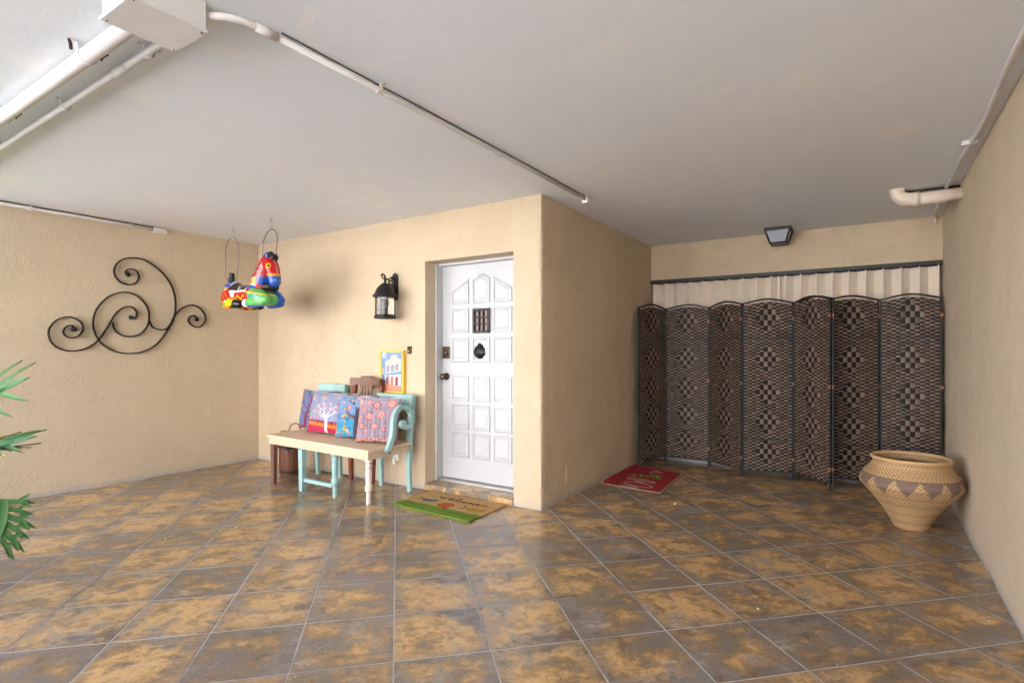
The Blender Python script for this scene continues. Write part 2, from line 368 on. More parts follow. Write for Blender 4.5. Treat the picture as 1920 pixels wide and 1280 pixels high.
for ia in range(-16, 16):
    for ib in range(-14, 14):
        a = A0 + (ia + .5) * PT; b = B0 + (ib + .5) * PT; cx, cy = (b - a) * S2, (b + a) * S2
        loc = [(-hs, -hs), (hs, -hs), (hs, hs), (-hs, hs)]; poly = [(cx + (p[0] - p[1]) * S2, cy + (p[0] + p[1]) * S2) for p in loc]
        cp = poly
        for n_, d_ in (((-1, 0), -(XL + .004)), ((1, 0), XR - .004), ((0, 1), YK + .05), ((0, -1), -YO)): cp = clip(cp, n_, d_) if cp else cp
        if not cp: continue
        # cut by the house block (x < XP and y > YB); an L-shaped remainder is kept as its two legal halves
        cuts = [cp]
        if any(p[0] < XP and p[1] > YB for p in cp):
            A_ = clip(cp, (0, 1), YB - .004); B_ = clip(clip(cp, (0, -1), -(YB - .004)), (-1, 0), -(XP + .004)); cuts = [q for q in (A_, B_) if len(q) > 2]
        for q in cuts:
            if len(q) < 3 or area(q) < .0006: continue
            if not seen(cx, cy): rest.add(*(lambda m: (m.v, m.f))(tile_mb(q))); continue
            o = None
            if abs(area(q) - 4 * hs * hs) < 1e-6: o = bpy.data.objects.new('tile', full)
            else:
                ql = [((p[0] - cx) * S2 + (p[1] - cy) * S2, -(p[0] - cx) * S2 + (p[1] - cy) * S2) for p in q]
                me = tile_mb(ql).mesh('tile'); me.materials.append(MATS['tile']); o = bpy.data.objects.new('tile', me)
            COL.objects.link(o); o.parent = floor; o.location = (cx, cy, random.uniform(-.0002, .0003)); o.rotation_euler = (random.gauss(0, .0006), random.gauss(0, .0006), R_(45)); ntile += 1
part('outer_tiles', rest, 'tile', floor, kind='stuff')

def relief(u, v, s, amp):
    p = Vector((u * 2.2 + s, v * 2.2, s * 1.7)); q = Vector((u * 9 + s, v * 6.5, s)); 
    r = 1 - abs(noise.noise(q)); m = max(0, noise.noise(Vector((u * 1.6, v * 1.6, s + 9))) + .25)
    return amp * (noise.noise(p) * .8 + noise.noise(Vector((u * 6, v * 5, s + 4))) * .45 + (r ** 8) * m * .9)
def grid_wall(mb, org, ud, vd, nd, us, vs_, hole=None, seed=0.0, amp=.003, step=.035, corner=None):
    """displaced stucco skin; us / vs_ are breakpoints, hole = (u0,u1,v0,v1) is left open"""
    def lin_(bp):
        out = []
        for a, b in zip(bp, bp[1:]): n = max(1, round((b - a) / step)); out += [a + (b - a) * i / n for i in range(n)]
        return out + [bp[-1]]
    U, W = lin_(us), lin_(vs_); org, ud, vd, nd = (np.array(x, float) for x in (org, ud, vd, nd)); P = []; nu = len(U)
    for w in W:
        for u in U:
            e = min(u - us[0], us[-1] - u, w - vs_[0], vs_[-1] - w)
            if hole:
                dx = max(hole[0] - u, u - hole[1], 0); dz = max(hole[2] - w, w - hole[3], 0); e = min(e, math.hypot(dx, dz))
            q_ = np.zeros(3)
            if corner and abs(u - corner) < .03:
                k_ = 1 - abs(u - corner) / .03; q_ = np.array([-1, 1, 0]) * (.006 + .008 * noise.noise(Vector((w * 7, 3.3, 0))) + .002 * noise.noise(Vector((w * 25, 1.3, 0)))) * k_ * k_
            P.append(q_ + org + ud * u + vd * w + nd * relief(u, w, seed, amp) * min(1, max(0, e) / .04))
    Fs = []
    for j in range(len(W) - 1):
        for i in range(nu - 1):
            uc, wc = (U[i] + U[i + 1]) / 2, (W[j] + W[j + 1]) / 2
            if hole and hole[0] < uc < hole[1] and hole[2] < wc < hole[3]: continue
            Fs.append((j * nu + i, j * nu + i + 1, (j + 1) * nu + i + 1, (j + 1) * nu + i))
    mb.add(P, Fs, None, True)
EPS = .003
mb = MB(); grid_wall(mb, (XL - .2, YO, H), (1, 0, 0), (0, 1, 0), (0, 0, -1), [0, XR - XL + .4], [0, YK - YO + .3], amp=.0025, step=.07, seed=3)
mb.box((XL - .2, YO, H + .005), (XR + .2, YK + .3, H + .22))
structure(part('ceiling', mb, 'ceiling_paint'))

# ------------------------------------------------------------------ walls
def wall(name, mb, mat, label, origin): return tag(part(name, mb, mat, origin=origin), label, 'wall')
mb = MB(); grid_wall(mb, (XL, YLE, 0), (0, 1, 0), (0, 0, 1), (1, 0, 0), [0, YB - YLE], [0, H], seed=1, amp=.0022); mb.box((XL - .2, YLE, -.02), (XL - .006, YB + .2, H))
wall('stucco_wall', mb, 'stucco', 'tan stucco wall carrying the black iron scroll', (XL, 2.4, 0))
OX0, OX1, OZ1, DY = -3.423, -2.449, 2.10, 4.0         # door opening
mb = MB(); grid_wall(mb, (XL, YB, 0), (1, 0, 0), (0, 0, 1), (0, -1, 0), [0, OX0 - XL, OX1 - XL, XP - XL - .03, XP - XL - .012, XP - XL], [0, OZ1, H], (OX0 - XL, OX1 - XL, -1, OZ1), seed=2, amp=.0022, corner=XP - XL)
def quad(mb, *p): mb.add(p, [tuple(range(len(p)))])
grid_wall(mb, (OX0, YB, 0), (0, 1, 0), (0, 0, 1), (1, 0, 0), [0, .30], [0, OZ1], seed=5, amp=.0015)
grid_wall(mb, (OX1, YB, 0), (0, 1, 0), (0, 0, 1), (-1, 0, 0), [0, .30], [0, OZ1], seed=6, amp=.0015)
grid_wall(mb, (OX0, YB, OZ1), (1, 0, 0), (0, 1, 0), (0, 0, -1), [0, OX1 - OX0], [0, .30], seed=7, amp=.0012)
mb.box((XL - .2, YB + .28, -.02), (OX0 - .006, YB + .4, H)); mb.box((OX1 + .006, YB + .01, -.02), (XP - .006, YK + .3, H)); mb.box((OX0 - .3, YB + .26, OZ1 + .006), (OX1 + .1, YB + .4, H)); mb.box((OX0 - .1, YB + .33, -.02), (OX1 + .1, YB + .4, OZ1 + .1))
wall('stucco_wall', mb, 'stucco_smooth', 'tan stucco wall with the white door set into it', (-4, YB, 0))
mb = MB(); grid_wall(mb, (XP, YB, 0), (0, 1, 0), (0, 0, 1), (1, 0, 0), [0, .012, .03, YK - YB], [0, OZ1, H], seed=8, amp=.004, corner=1e-9)
wall('stucco_wall', mb, 'stucco_side', 'deeply textured brown stucco side wall beside the red mat', (XP, 5, 0))
HZ = 2.118
mb = MB(); grid_wall(mb, (XP, YK, HZ), (1, 0, 0), (0, 0, 1), (0, -1, 0), [0, XR - XP], [0, H - HZ], seed=9, amp=.0015); mb.box((XP, YK + .004, HZ), (XR, YK + .30, H)); mb.box((XP, YK + .14, -.02), (XR, YK + .30, HZ - .002))  # lower box added unseen behind the shutter to stop light leaking in
wall('stucco_wall', mb, 'stucco_smooth', 'tan wall band above the accordion shutter', (-.8, YK, 0))
mb = MB(); grid_wall(mb, (XR, YO, 0), (0, 1, 0), (0, 0, 1), (-1, 0, 0), [0, YK - YO], [0, H], seed=11, amp=.0028, step=.045); mb.box((XR + .008, YO, -.02), (XR + .2, YK + .3, H))
wall('stucco_wall', mb, 'stucco_right', 'plain tan stucco wall behind the round woven basket', (XR, 4, 0))
mb = MB(); mb.sweep([(XP + .002, 4.20, .15), (XP + .004, 4.205, .20), (XP + .002, 4.21, .30)], [(-.008, -.004), (.008, -.004), (.006, .004), (-.006, .004)], up=(1, 0, 0), scl=[1.1, 1, .2])
tag(part('plaster_chip', mb, 'plaster_chip', origin=(XP, 4.2, .15)), 'pale flake of chipped plaster low on the brown side wall', 'plaster')

# ------------------------------------------------------------------ front door and step
door = thing('front_door', (-2.94, DY, .06), 'white panelled front door with shell knocker and barred peephole', 'door')
ZB, ZT = .083, OZ1 - .025; DX0, DX1 = -3.402, OX1 + .0
cols = [(-3.289, -3.080), (-3.046, -2.841), (-2.812, -2.604)]; rows = [(1.445, 1.674), (1.171, 1.407), (.81, 1.048), (.543, .781), (.285, .521)]
leaf = part('door_leaf', MB().box((DX0, DY + .0012, ZB), (DX1 - .004, DY + .045, ZT), .001), 'door_white', door)
def raised(poly):
    """moulding frame + bevelled centre field standing on the leaf (front is -Y)"""
    m = MB(); n = len(poly); c = (sum(p[0] for p in poly) / n, sum(p[1] for p in poly) / n)
    def off(d):
        out = []
        for i in range(n):
            p0, p1, p2 = (Vector(poly[k % n]) for k in (i - 1, i, i + 1)); e1 = (p1 - p0).normalized(); e2 = (p2 - p1).normalized()
            n1, n2 = Vector((-e1.y, e1.x)), Vector((-e2.y, e2.x)); b = (n1 + n2); b = b / max(.2, b.length_squared / 2); out.append(p1 + b * d)
        return out
    rings = [(0, .0005), (.007, -.013), (.015, -.013), (.025, .0), (.032, .0), (.046, -.010)]
    vs = []; fs = []
    for d, y in rings: vs += [(q.x, DY + y, q.y) for q in off(d)]
    for k in range(len(rings) - 1):
        for i in range(n): fs.append((k * n + i, k * n + (i + 1) % n, (k + 1) * n + (i + 1) % n, (k + 1) * n + i))
    fs.append(tuple((len(rings) - 1) * n + i for i in range(n))); m.add(vs, fs); return m
for ci, (a, b) in enumerate(cols):
    for lo, hi in rows: part('panel', raised([(a, lo), (b, lo), (b, hi), (a, hi)]), 'door_white', leaf)
    lo, hi = 1.71, 1.979
    if ci == 1: w = b - a; poly = [(a, lo), (b, lo), (b, hi - .045), (a + w * .62, hi), (a + w * .38, hi), (a, hi - .045)]
    elif ci == 0: poly = [(a, lo), (b, lo), (b, hi - .03), (a, hi - .14)]
    else: poly = [(a, lo), (b, lo), (b, hi - .14), (a, hi - .03)]
    part('panel', raised(poly), 'door_white', leaf)
# barred peephole
gm = MB(); gx0, gx1, gz0, gz1 = -3.024, -2.838, 1.439, 1.662
for a, b in (((gx0, gz0), (gx1, gz0 + .022)), ((gx0, gz1 - .022), (gx1, gz1)), ((gx0, gz0 + .0221), (gx0 + .022, gz1 - .0221)), ((gx1 - .022, gz0 + .0221), (gx1, gz1 - .0221))): gm.box((a[0], DY - .030, a[1]), (b[0], DY - .010, b[1]), .004)
for k in (1, 2):
    x = gx0 + .022 + (gx1 - gx0 - .044) * k / 3; gm.box((x - .007, DY - .028, gz0 + .021), (x + .007, DY - .013, gz1 - .021), .003)
    z = gz0 + .022 + (gz1 - gz0 - .044) * k / 3; gm.box((gx0 + .021, DY - .0285, z - .007), (gx1 - .021, DY - .0135, z + .007), .003)
gr = part('peephole_grille', gm, 'black_iron', leaf)
part('peephole_pane', MB().box((gx0 + .01, DY - .0125, gz0 + .01), (gx1 - .01, DY - .0095, gz1 - .01)), 'copper_glass', leaf)
# shell knocker
sm = MB(); cx, cz = -2.952, 1.268; vs = []; fs = []; NR, NA = 7, 40
for i in range(NR):
    for j in range(NA):
        a = 2 * math.pi * j / NA; t_ = i / (NR - 1); r = .064 * t_ * (1 + .05 * math.cos(a * 9 + math.pi) * (math.sin(a) > -.75))
        zz = math.sin(a) * r * (1.12 if math.sin(a) > 0 else 1.0); xx = math.cos(a) * r
        vs.append((cx + xx, DY - .012 - .034 * (1 - t_ ** 2) - .005 * t_ * math.cos(9 * math.atan2(xx, zz + .07)), cz + zz))
for i in range(NR - 1):
    for j in range(NA): fs.append((i * NA + j, i * NA + (j + 1) % NA, (i + 1) * NA + (j + 1) % NA, (i + 1) * NA + j))
sm.add(vs, fs, None, True); sm.lathe([(.06, .003), (.06, .02)], (cx, DY, cz), 24, axis='Y'); sm.lathe([(.016, .004), (.016, .022), (.001, .028)], (cx, DY, cz + .066), 14, axis='Y')
part('shell_knocker', sm, 'black_iron', leaf)
bx, bz = -3.352, 1.262
bp = part('deadbolt_plate', MB().box((bx - .042, DY - .010, bz - .056), (bx + .042, DY + .001, bz + .056), .004), 'bronze', leaf)
part('deadbolt_cylinder', MB().lathe([(.026, .008), (.026, .018), (.018, .026), (.001, .027)], (bx, DY, bz), 20, axis='Y'), 'bronze', leaf)
part('door_knob', MB().lathe([(.036, 0), (.036, .006), (.016, .012), (.013, .035), (.024, .042), (.031, .055), (.029, .068), (.018, .076), (.001, .078)], (-3.352, DY, 1.035), 24, axis='Y'), 'bronze', leaf)
fm = MB().box((OX0 + .002, DY - .088, .062), (OX0 + .020, DY + .02, OZ1 - .001), .002)
part('frame', fm, 'frame_white', door)
part('frame', MB().box((OX1 - .012, DY - .02, .062), (OX1 - .003, DY + .02, OZ1 - .02), .002), 'frame_white', door)
part('frame', MB().box((OX0 + .021, DY - .06, OZ1 - .024), (OX1 - .002, DY + .02, OZ1 - .0015), .002), 'frame_white', door)
part('threshold', MB().box((OX0 + .021, DY - .075, .0605), (OX1 - .002, DY + .03, .078), .004), 'aluminium', door)
step = thing('door_step', (-2.94, YB, 0), 'low step under the white door faced with cut brown tiles', 'step')
part('mortar', MB().box((OX0 + .003, YB - .006, -.012), (OX1 - .003, DY - .02, .051)), 'grout', step)
xs = [OX0 + .004, -3.155, -2.715, OX1 - .004]
for a, b in zip(xs, xs[1:]):
    part('tread_tile', MB().box((a + .002, YB - .014, .0515), (b - .002, DY - .078, .060), .0015), 'tile', step, origin=((a + b) / 2, YB + .1, .06))
for a, b in zip([OX0 + .004, -3.16, -2.70, -2.615], [-3.16, -2.70, -2.615, OX1 - .004]):
    part('riser_tile', MB().box((a + .002, YB - .0145, .001), (b - .002, YB - .0062, .0510), .0012), 'tile', step, origin=((a + b) / 2, YB, .03))

# ------------------------------------------------------------------ printing: a small drawing surface whose pixels become vertex colours
class Cv_:
    def __init__(s, w, h, bgc, asp=None):
        s.w, s.h = w, h; s.a = np.zeros((h, w, 3), np.float32); s.a[:] = np.array(lin(*bgc)) * .72; asp = asp or w / h
        s.X, s.Y = np.meshgrid((np.arange(w) + .5) / w * asp, (np.arange(h) + .5) / h); s.asp = asp
    def put(s, m, c, k=1.0): s.a[m] = s.a[m] * (1 - k) + np.array(lin(*c), np.float32) * .72 * k; return s
    def rect(s, x0, y0, x1, y1, c, k=1.0): return s.put((s.X >= x0) & (s.X <= x1) & (s.Y >= y0) & (s.Y <= y1), c, k)
    def disc(s, x, y, r, c, ry=None, rot=0.0, k=1.0):
        dx, dy = s.X - x, s.Y - y; ca, sa = math.cos(rot), math.sin(rot); a = dx * ca + dy * sa; b = -dx * sa + dy * ca
        return s.put((a / r) ** 2 + (b / (ry or r)) ** 2 <= 1, c, k)
    def line(s, pts, w0, c, w1=None, k=1.0):
        n = len(pts) - 1; w1 = w0 if w1 is None else w1; m = np.zeros_like(s.X, bool)
        for i, (p, q) in enumerate(zip(pts, pts[1:])):
            px, py = p; qx, qy = q; L = (qx - px) ** 2 + (qy - py) ** 2 + 1e-12; t_ = np.clip(((s.X - px) * (qx - px) + (s.Y - py) * (qy - py)) / L, 0, 1)
            ww = w0 + (w1 - w0) * ((i + t_) / n); m |= (s.X - px - t_ * (qx - px)) ** 2 + (s.Y - py - t_ * (qy - py)) ** 2 <= (ww / 2) ** 2
        return s.put(m, c, k)
    def poly(s, pts, c, k=1.0):
        m = np.zeros_like(s.X, bool)
        for (x0, y0), (x1, y1) in zip(pts, pts[1:] + pts[:1]):
            if y0 == y1: continue
            m ^= ((s.Y >= min(y0, y1)) & (s.Y < max(y0, y1)) & (s.X < x0 + (s.Y - y0) * (x1 - x0) / (y1 - y0)))
        return s.put(m, c, k)
    def flower(s, x, y, r, c, c2, c3, n=9):
        d = np.hypot(s.X - x, s.Y - y); a = np.arctan2(s.Y - y, s.X - x); s.put(d <= r * (.80 + .2 * np.cos(n * a)), c); s.disc(x, y, r * .55, c2); s.disc(x, y, r * .34, c3); return s.disc(x, y, r * .14, c2)
    def mottle(s, amt, cells=9):
        g = rng.normal(0, 1, (cells + 2, cells + 2)); yy = np.linspace(0, cells, s.h); xx = np.linspace(0, cells, s.w); y0 = yy.astype(int); x0 = xx.astype(int); fy = (yy - y0)[:, None]; fx = (xx - x0)[None]
        v_ = g[np.ix_(y0, x0)] * (1 - fy) * (1 - fx) + g[np.ix_(y0 + 1, x0)] * fy * (1 - fx) + g[np.ix_(y0, x0 + 1)] * (1 - fy) * fx + g[np.ix_(y0 + 1, x0 + 1)] * fy * fx
        s.a *= np.clip(1 + amt * v_, .3, 2)[..., None]; return s
    def cols(s): return [tuple(c) for c in s.a.reshape(-1, 3)]
def branch(c, x, y, ang, ln, w, colr, depth, tips, spread=.55):
    x1, y1 = x + math.cos(ang) * ln, y + math.sin(ang) * ln; c.line([(x, y), (x1, y1)], w, colr, w * .6); tips.append((x1, y1))
    if depth:
        for sgn in (-1, 1): branch(c, x1, y1, ang + sgn * spread * random.uniform(.7, 1.2), ln * random.uniform(.62, .82), w * .6, colr, depth - 1, tips, spread)
BL = (134, 152, 196)
def art_white_tree():
    c = Cv_(110, 110, (152, 160, 190)).mottle(.08); c.disc(.55, .40, .35, (166, 176, 214), k=.5)
    c.poly([(0, .32), (1, .27), (1, 0), (0, 0)], (224, 96, 40)); c.poly([(0, .20), (1, .10), (1, 0), (0, 0)], (196, 30, 84)); c.poly([(0, .27), (.6, .22), (1, .20), (1, .14), (0, .21)], (240, 140, 48)); c.poly([(0, .335), (1, .29), (1, .22), (0, .275)], (150, 30, 62))
    for i in range(34): c.disc(random.random(), .30 - random.random() * .06, .008, (230, 190, 200))
    W_ = (232, 228, 226); c.line([(.62, 0), (.63, .2), (.61, .38)], .085, W_, .07); tips = []
    for a, l in ((2.55, .34), (2.15, .30), (1.15, .30), (.62, .32), (2.9, .22)): branch(c, .61, .38, a, l * .62, .045, W_, 2, tips, .42)
    for x, y in tips:
        if random.random() < .8: c.disc(x + random.uniform(-.03, .03), y + random.uniform(-.03, .03), .026, random.choice([(196, 40, 52), (226, 110, 74), (232, 150, 110), (214, 70, 60)]), .013, random.random() * 3)
    for x, y, r in ((.12, .84, .055), (.46, .86, .06), (.55, .62, .05), (.17, .52, .04), (.13, .36, .045), (.85, .88, .045)): c.flower(x, y, r, (228, 150, 120), (240, 226, 214), (206, 80, 60))
    return c
def art_dark_tree():
    c = Cv_(110, 110, (70, 146, 196)).mottle(.08); c.poly([(0, .55), (1, .55), (1, 1), (0, 1)], (128, 158, 204), k=.8); c.disc(.3, .25, .3, (56, 166, 206), k=.5)
    D_ = (74, 58, 66); c.line([(.66, 0), (.66, .3), (.66, .62)], .17, D_, .13); tips = []
    for a, l in ((2.2, .34), (1.2, .30), (2.85, .36), (.5, .30), (3.1, .28)): branch(c, .66, .60 if a < 2.5 else .46, a, l * .6, .05, D_, 2, tips, .5)
    for x, y in tips: c.disc(x + random.uniform(-.05, .05), y + random.uniform(-.05, .05), .028, random.choice([(176, 200, 84), (226, 96, 70), (240, 190, 96), (196, 210, 110), (220, 110, 120)]), .016, random.random() * 3)
    for x, y, r in ((.40, .70, .07), (.62, .93, .06), (.25, .48, .05), (.20, .82, .05), (.86, .80, .05)): c.flower(x, y, r, (226, 96, 66), (246, 216, 180), (226, 120, 80))
    for i in range(26): c.disc(random.random() * .5, random.random() * .26, .03, random.choice([(230, 130, 96), (110, 180, 90), (240, 190, 70), (214, 80, 90), (40, 70, 60)]), .018, random.random() * 3)
    c.disc(.33, .2, .06, (240, 190, 50), .04); c.disc(.36, .22, .04, (214, 80, 50), .02); return c
def art_purple_tree():
    c = Cv_(90, 90, (108, 124, 176)).mottle(.1); D_ = (128, 38, 62); c.line([(.30, 0), (.34, .3), (.42, .6), (.5, .9)], .10, D_, .04); tips = []
    for x, y, a in ((.33, .25, .7), (.36, .4, .5), (.38, .5, 2.5), (.42, .6, .9), (.45, .75, 2.2), (.35, .35, 2.6)): branch(c, x, y, a, .22, .035, D_, 2, tips, .5)
    for x, y in tips:
        for k in range(3): c.disc(x + random.uniform(-.09, .09), y + random.uniform(-.09, .09), .034, random.choice([(110, 150, 74), (140, 172, 88), (86, 120, 70), (210, 90, 110)]), .018, random.random() * 3)
    c.poly([(0, 0), (.4, 0), (.3, .08), (0, .1)], (150, 32, 52)); return c
def art_flowers():
    c = Cv_(120, 120, (164, 150, 168)).mottle(.07)
    for x, y in ((.22, .62), (.40, .85), (.60, .85), (.32, .55), (.75, .55), (.52, .62), (.90, .45)):
        c.line([(x, 0), (x + .02, y * .5), (x, y)], .012, (110, 86, 84))
        for k in range(9):
            yy = y * (k + .5) / 10
            for sg in (-1, 1): c.line([(x, yy), (x + sg * .035, yy + .035)], .009, (122, 96, 84))
    P = [(206, 58, 76), (214, 92, 88), (186, 44, 76), (222, 116, 104)]
    for x, y, r in ((.06, .88, .085), (.31, .88, .065), (.50, .82, .085), (.84, .86, .10), (.20, .72, .06), (.36, .57, .085), (.64, .62, .09), (.14, .55, .05), (.05, .48, .06), (.18, .36, .075), (.50, .36, .065), (.30, .25, .05), (.90, .58, .065), (.04, .26, .05), (.72, .30, .05), (.92, .30, .06)): c.flower(x, y, r * 1.15, random.choice(P), (240, 206, 186), random.choice(P), 8)
    for k in range(15): x = k / 14; c.disc(x, .03, .05, (112, 66, 62)); c.flower(x, .045 + random.uniform(-.015, .03), .045, random.choice(P), (244, 214, 186), (196, 60, 70), 7)
    return c
def art_plain(): return Cv_(40, 40, (136, 138, 156)).mottle(.1)
def pillow(cx, yb, z0, size, lean, turn, art, label, thick=.075, roll=0.0):
    """a stuffed square cushion: lean tips the top back towards the wall (+Y)"""
    c = art(); n = c.w; m = MB()
    for side in (-1, 1):
        vs = []; fs = []
        for j in range(n):
            for i in range(n):
                a, b = i / (n - 1) * 2 - 1, j / (n - 1) * 2 - 1; e = (1 - abs(a) ** 2.6) * (1 - abs(b) ** 2.6)
                pinch = 1 - .055 * (1 - a * a) * abs(b) ** 3; px = 1 - .055 * (1 - b * b) * abs(a) ** 3
                x, z = a * size / 2 * px, (b * pinch) * size / 2; d = thick * (max(0, e) ** .45) + .004
                d += (.008 * noise.noise(Vector((a * 2.5 + cx, b * 2.5, side))) + .005 * noise.noise(Vector((a * 6 + cx, b * 4, side + 5)))) * min(1, 4 * max(0, e))
                vs.append((x, side * d, z))
        for j in range(n - 1):
            for i in range(n - 1): q = (j * n + i, j * n + i + 1, (j + 1) * n + i + 1, (j + 1) * n + i); fs.append(q if side < 0 else q[::-1])
        m.add(vs, fs, c.cols() if side < 0 else lin(140, 136, 160), True)
    per = [j for j in range(n)] + [j * n + n - 1 for j in range(1, n)] + [(n - 1) * n + i for i in range(n - 2, -1, -1)] + [j * n for j in range(n - 2, 0, -1)]
    m.f += [(a, b, b + n * n, a + n * n) for a, b in zip(per[1:] + per[:1], per)]; m.sm += [True] * len(per)
    per_loc = [(m.v[k][0], 0, m.v[k][2]) for k in per]
    M = Matrix.Translation((cx, yb, z0)) @ Matrix.Rotation(turn, 4, 'Z') @ Matrix.Rotation(-lean, 4, 'X') @ Matrix.Rotation(roll, 4, 'Y') @ Matrix.Translation((0, 0, size / 2 * 1.0))
    m.v = [tuple(M @ Vector(p)) for p in m.v]
    ring = [M @ Vector(tuple(x * 1.0 for x in m0)) for m0 in per_loc]
    lo = min(p[2] for p in m.v); ring = [Vector((p.x, p.y, p.z - lo + z0 + .0035)) for p in ring]; m.v = [(p[0], p[1], p[2] - lo + z0 + .0005) for p in m.v]
    po_ = tag(part('throw_pillow', m, 'print_fabric', colour=True, origin=(cx, yb, z0)), label, 'pillow', 'pillows on the bench')
    part('piping', MB().tube(ring[::3], .0034, 6, True, up=(.1, 1, .05)), 'piping', po_); return po_

# ------------------------------------------------------------------ the bench put together from chairs
SX0, SX1, SY0, SY1 = -4.86, -3.44, 3.105, 3.625
def sz(x): return .458 + .016 * (SX1 - x) / (SX1 - SX0)
bench = thing('bench', (-4.15, 3.37, 0), 'wooden bench built from aqua and brown chairs with a pale plank seat', 'bench')
bm_ = MB(); bm_.box((SX0, SY0, 0), (SX1, SY1, .022), .007); bm_.v = [(x, y, z + sz(x) - .022) for x, y, z in bm_.v]
part('seat', bm_, 'seat_wood', bench)
def apron(a, b): m = MB(); m.box((*a, 0), (*b, .066), .004); m.v = [(x, y, z + sz(x) - .0885) for x, y, z in m.v]; part('apron', m, 'apron_wood', bench)
apron((SX0 + .02, SY0 + .018), (SX1 - .02, SY0 + .042)); apron((SX0 + .02, SY1 - .04), (SX1 - .02, SY1 - .018)); apron((SX1 - .042, SY0 + .043), (SX1 - .019, SY1 - .041)); apron((SX0 + .019, SY0 + .043), (SX0 + .042, SY1 - .041))
def zt(x): return sz(x) - .0886
# white turned corner leg and aqua turned leg
def turned(x, y, top, mat):
    m = MB(); p = [(.020, 0), (.021, .012), (.019, .09), (.021, .11), (.031, .115), (.031, .16), (.022, .165), (.026, .20), (.029, .27), (.024, .295), (.019, .30), (.028, .312), (.030, .325), (.026, .340), (.018, .346), (.022, .352), (.034, .360), (.034, top)]
    s_ = top / .372; m.lathe([(r, z * s_) for r, z in p[:-1]] + [(.034, top)], (x, y, 0), 20); part('leg', m, mat, bench)
turned(-3.478, 3.147, zt(-3.478), 'white_leg'); turned(-3.89, 3.138, zt(-3.89), 'aqua_paint')
def strut(pts, w, d, mat, name='leg', scl=None, parent=None):
    m = MB(); m.sweep(pts, [(-w / 2, -d / 2), (w / 2, -d / 2), (w / 2, d / 2), (-w / 2, d / 2)], up=(0, 1, 0), scl=scl, smooth=False); return part(name, m, mat, parent or bench)
strut([(-4.325, 3.125, 0), (-4.325, 3.125, zt(-4.325))], .058, .05, 'aqua_paint', scl=[.8, 1.0])
part('stretcher', MB().box((-4.302, 3.118, .085), (-3.912, 3.146, .118), .003), 'aqua_paint', bench)
strut([(-4.765, 3.13, 0), (-4.765, 3.13, zt(-4.765))], .055, .045, 'brown_wood', scl=[.75, 1.0])
YW = 3.655
def backpost(x, mat, top, lean=.06, w=.042):
    strut([(x, YW - .01, 0), (x, YW - .02, .2), (x, YW - .012, .46), (x, YW + lean * .4, .7), (x, YW + lean, top)], w, .038, mat, 'back_post', [.8, .95, 1.05, .95, .85])
for x in (-4.782, -4.437): backpost(x, 'aqua_paint', .93)
for x in (-4.285, -3.915): 
    strut([(x + (.0 if x < -4 else -.07), YW - .0, 0), (x * .98 - .082 + (.0 if x < -4 else -.036), YW - .015, .40), (x, YW + .01, .5), (x, YW + .055, 1.0)], .046, .036, 'red_wood', 'back_post', [.8, 1, 1, .9])
for x in (-3.85, -3.49): backpost(x, 'aqua_paint', .86, .04, .048)
def rail(x0, x1, z0, z1, y, mat, bow=.03, thick=.024, name='back_rail', prof=None):
    m = MB(); N = 14; vs = []; fs = []
    for i in range(N + 1):
        t_ = i / N; x = x0 + (x1 - x0) * t_; yy = y + bow * (1 - (2 * t_ - 1) ** 2); h = prof(t_) if prof else 0
        for dy, zz in ((-thick / 2, z0), (thick / 2, z0), (thick / 2, z1 + h), (-thick / 2, z1 + h)): vs.append((x, yy + dy + (zz - z0) * .12, zz))
    for i in range(N):
        for j in range(4): fs.append((i * 4 + j, i * 4 + (j + 1) % 4, i * 4 + 4 + (j + 1) % 4, i * 4 + 4 + j))
    fs += [(3, 2, 1, 0), tuple(N * 4 + j for j in range(4))]; m.add(vs, fs); return part(name, m, mat, bench)
rail(-4.815, -4.405, .862, .938, YW + .022, 'aqua_paint', .03)
rail(-4.815, -4.405, .70, .76, YW + .0, 'aqua_paint', .03)
rail(-4.315, -3.89, .945, 1.012, YW + .012, 'brown_wood', .02, prof=lambda t_: .02 * (.30 < t_ < .70))
for k in range(4):
    x = -4.165 + k * .042; strut([(x, YW + .012, .56), (x, YW + .035, .95)], .022, .012, 'brown_wood', 'back_slat')
part('back_slat', MB().extrude([(-4.19, .915), (-4.015, .915), (-4.015, .955), (-4.19, .955)], YW + .024, YW + .040, 'XZ'), 'brown_wood', bench)
part('back_rail', MB().box((-4.30, YW - .01, .54), (-3.90, YW + .02, .585), .003), 'red_wood', bench)
rail(-3.885, -3.455, .765, .862, YW - .012, 'aqua_paint', .012, .03)
rail(-3.90, -3.44, .863, .878, YW - .002, 'aqua_paint', .012, .045, 'back_cap')
# scroll arm, a flat curved board in the plane of the bench's end
arm = [(1322, 1185), (1350, 1110), (1385, 1010), (1408, 900), (1418, 780), (1428, 670), (1462, 575), (1525, 512), (1600, 508), (1660, 560), (1690, 650), (1682, 735), (1640, 790), (1585, 800), (1545, 770), (1548, 735)]
AX = SX1 + .022
pts = [onX(560 + a / 8, 700 + b / 8, AX) for a, b in arm]; pts = catmull(pts, 5)
scl = [1.15 if i < 4 else (1.0 if i < len(pts) * .8 else 1.0 + .6 * (i / len(pts) - .8)) for i in range(len(pts))]
m = MB(); m.sweep(pts, [(-.021, -.019), (.021, -.019), (.021, .019), (-.021, .019)], up=(1, 0, 0), scl=scl, smooth=False)
armo = part('scroll_arm', m, 'aqua_paint', bench)
e = onX(560 + 1565 / 8, 700 + 752 / 8, AX); b0 = onX(560 + 1340 / 8, 700 + 1185 / 8, AX); tb = onX(560 + 1725 / 8, 700 + 685 / 8, AX)
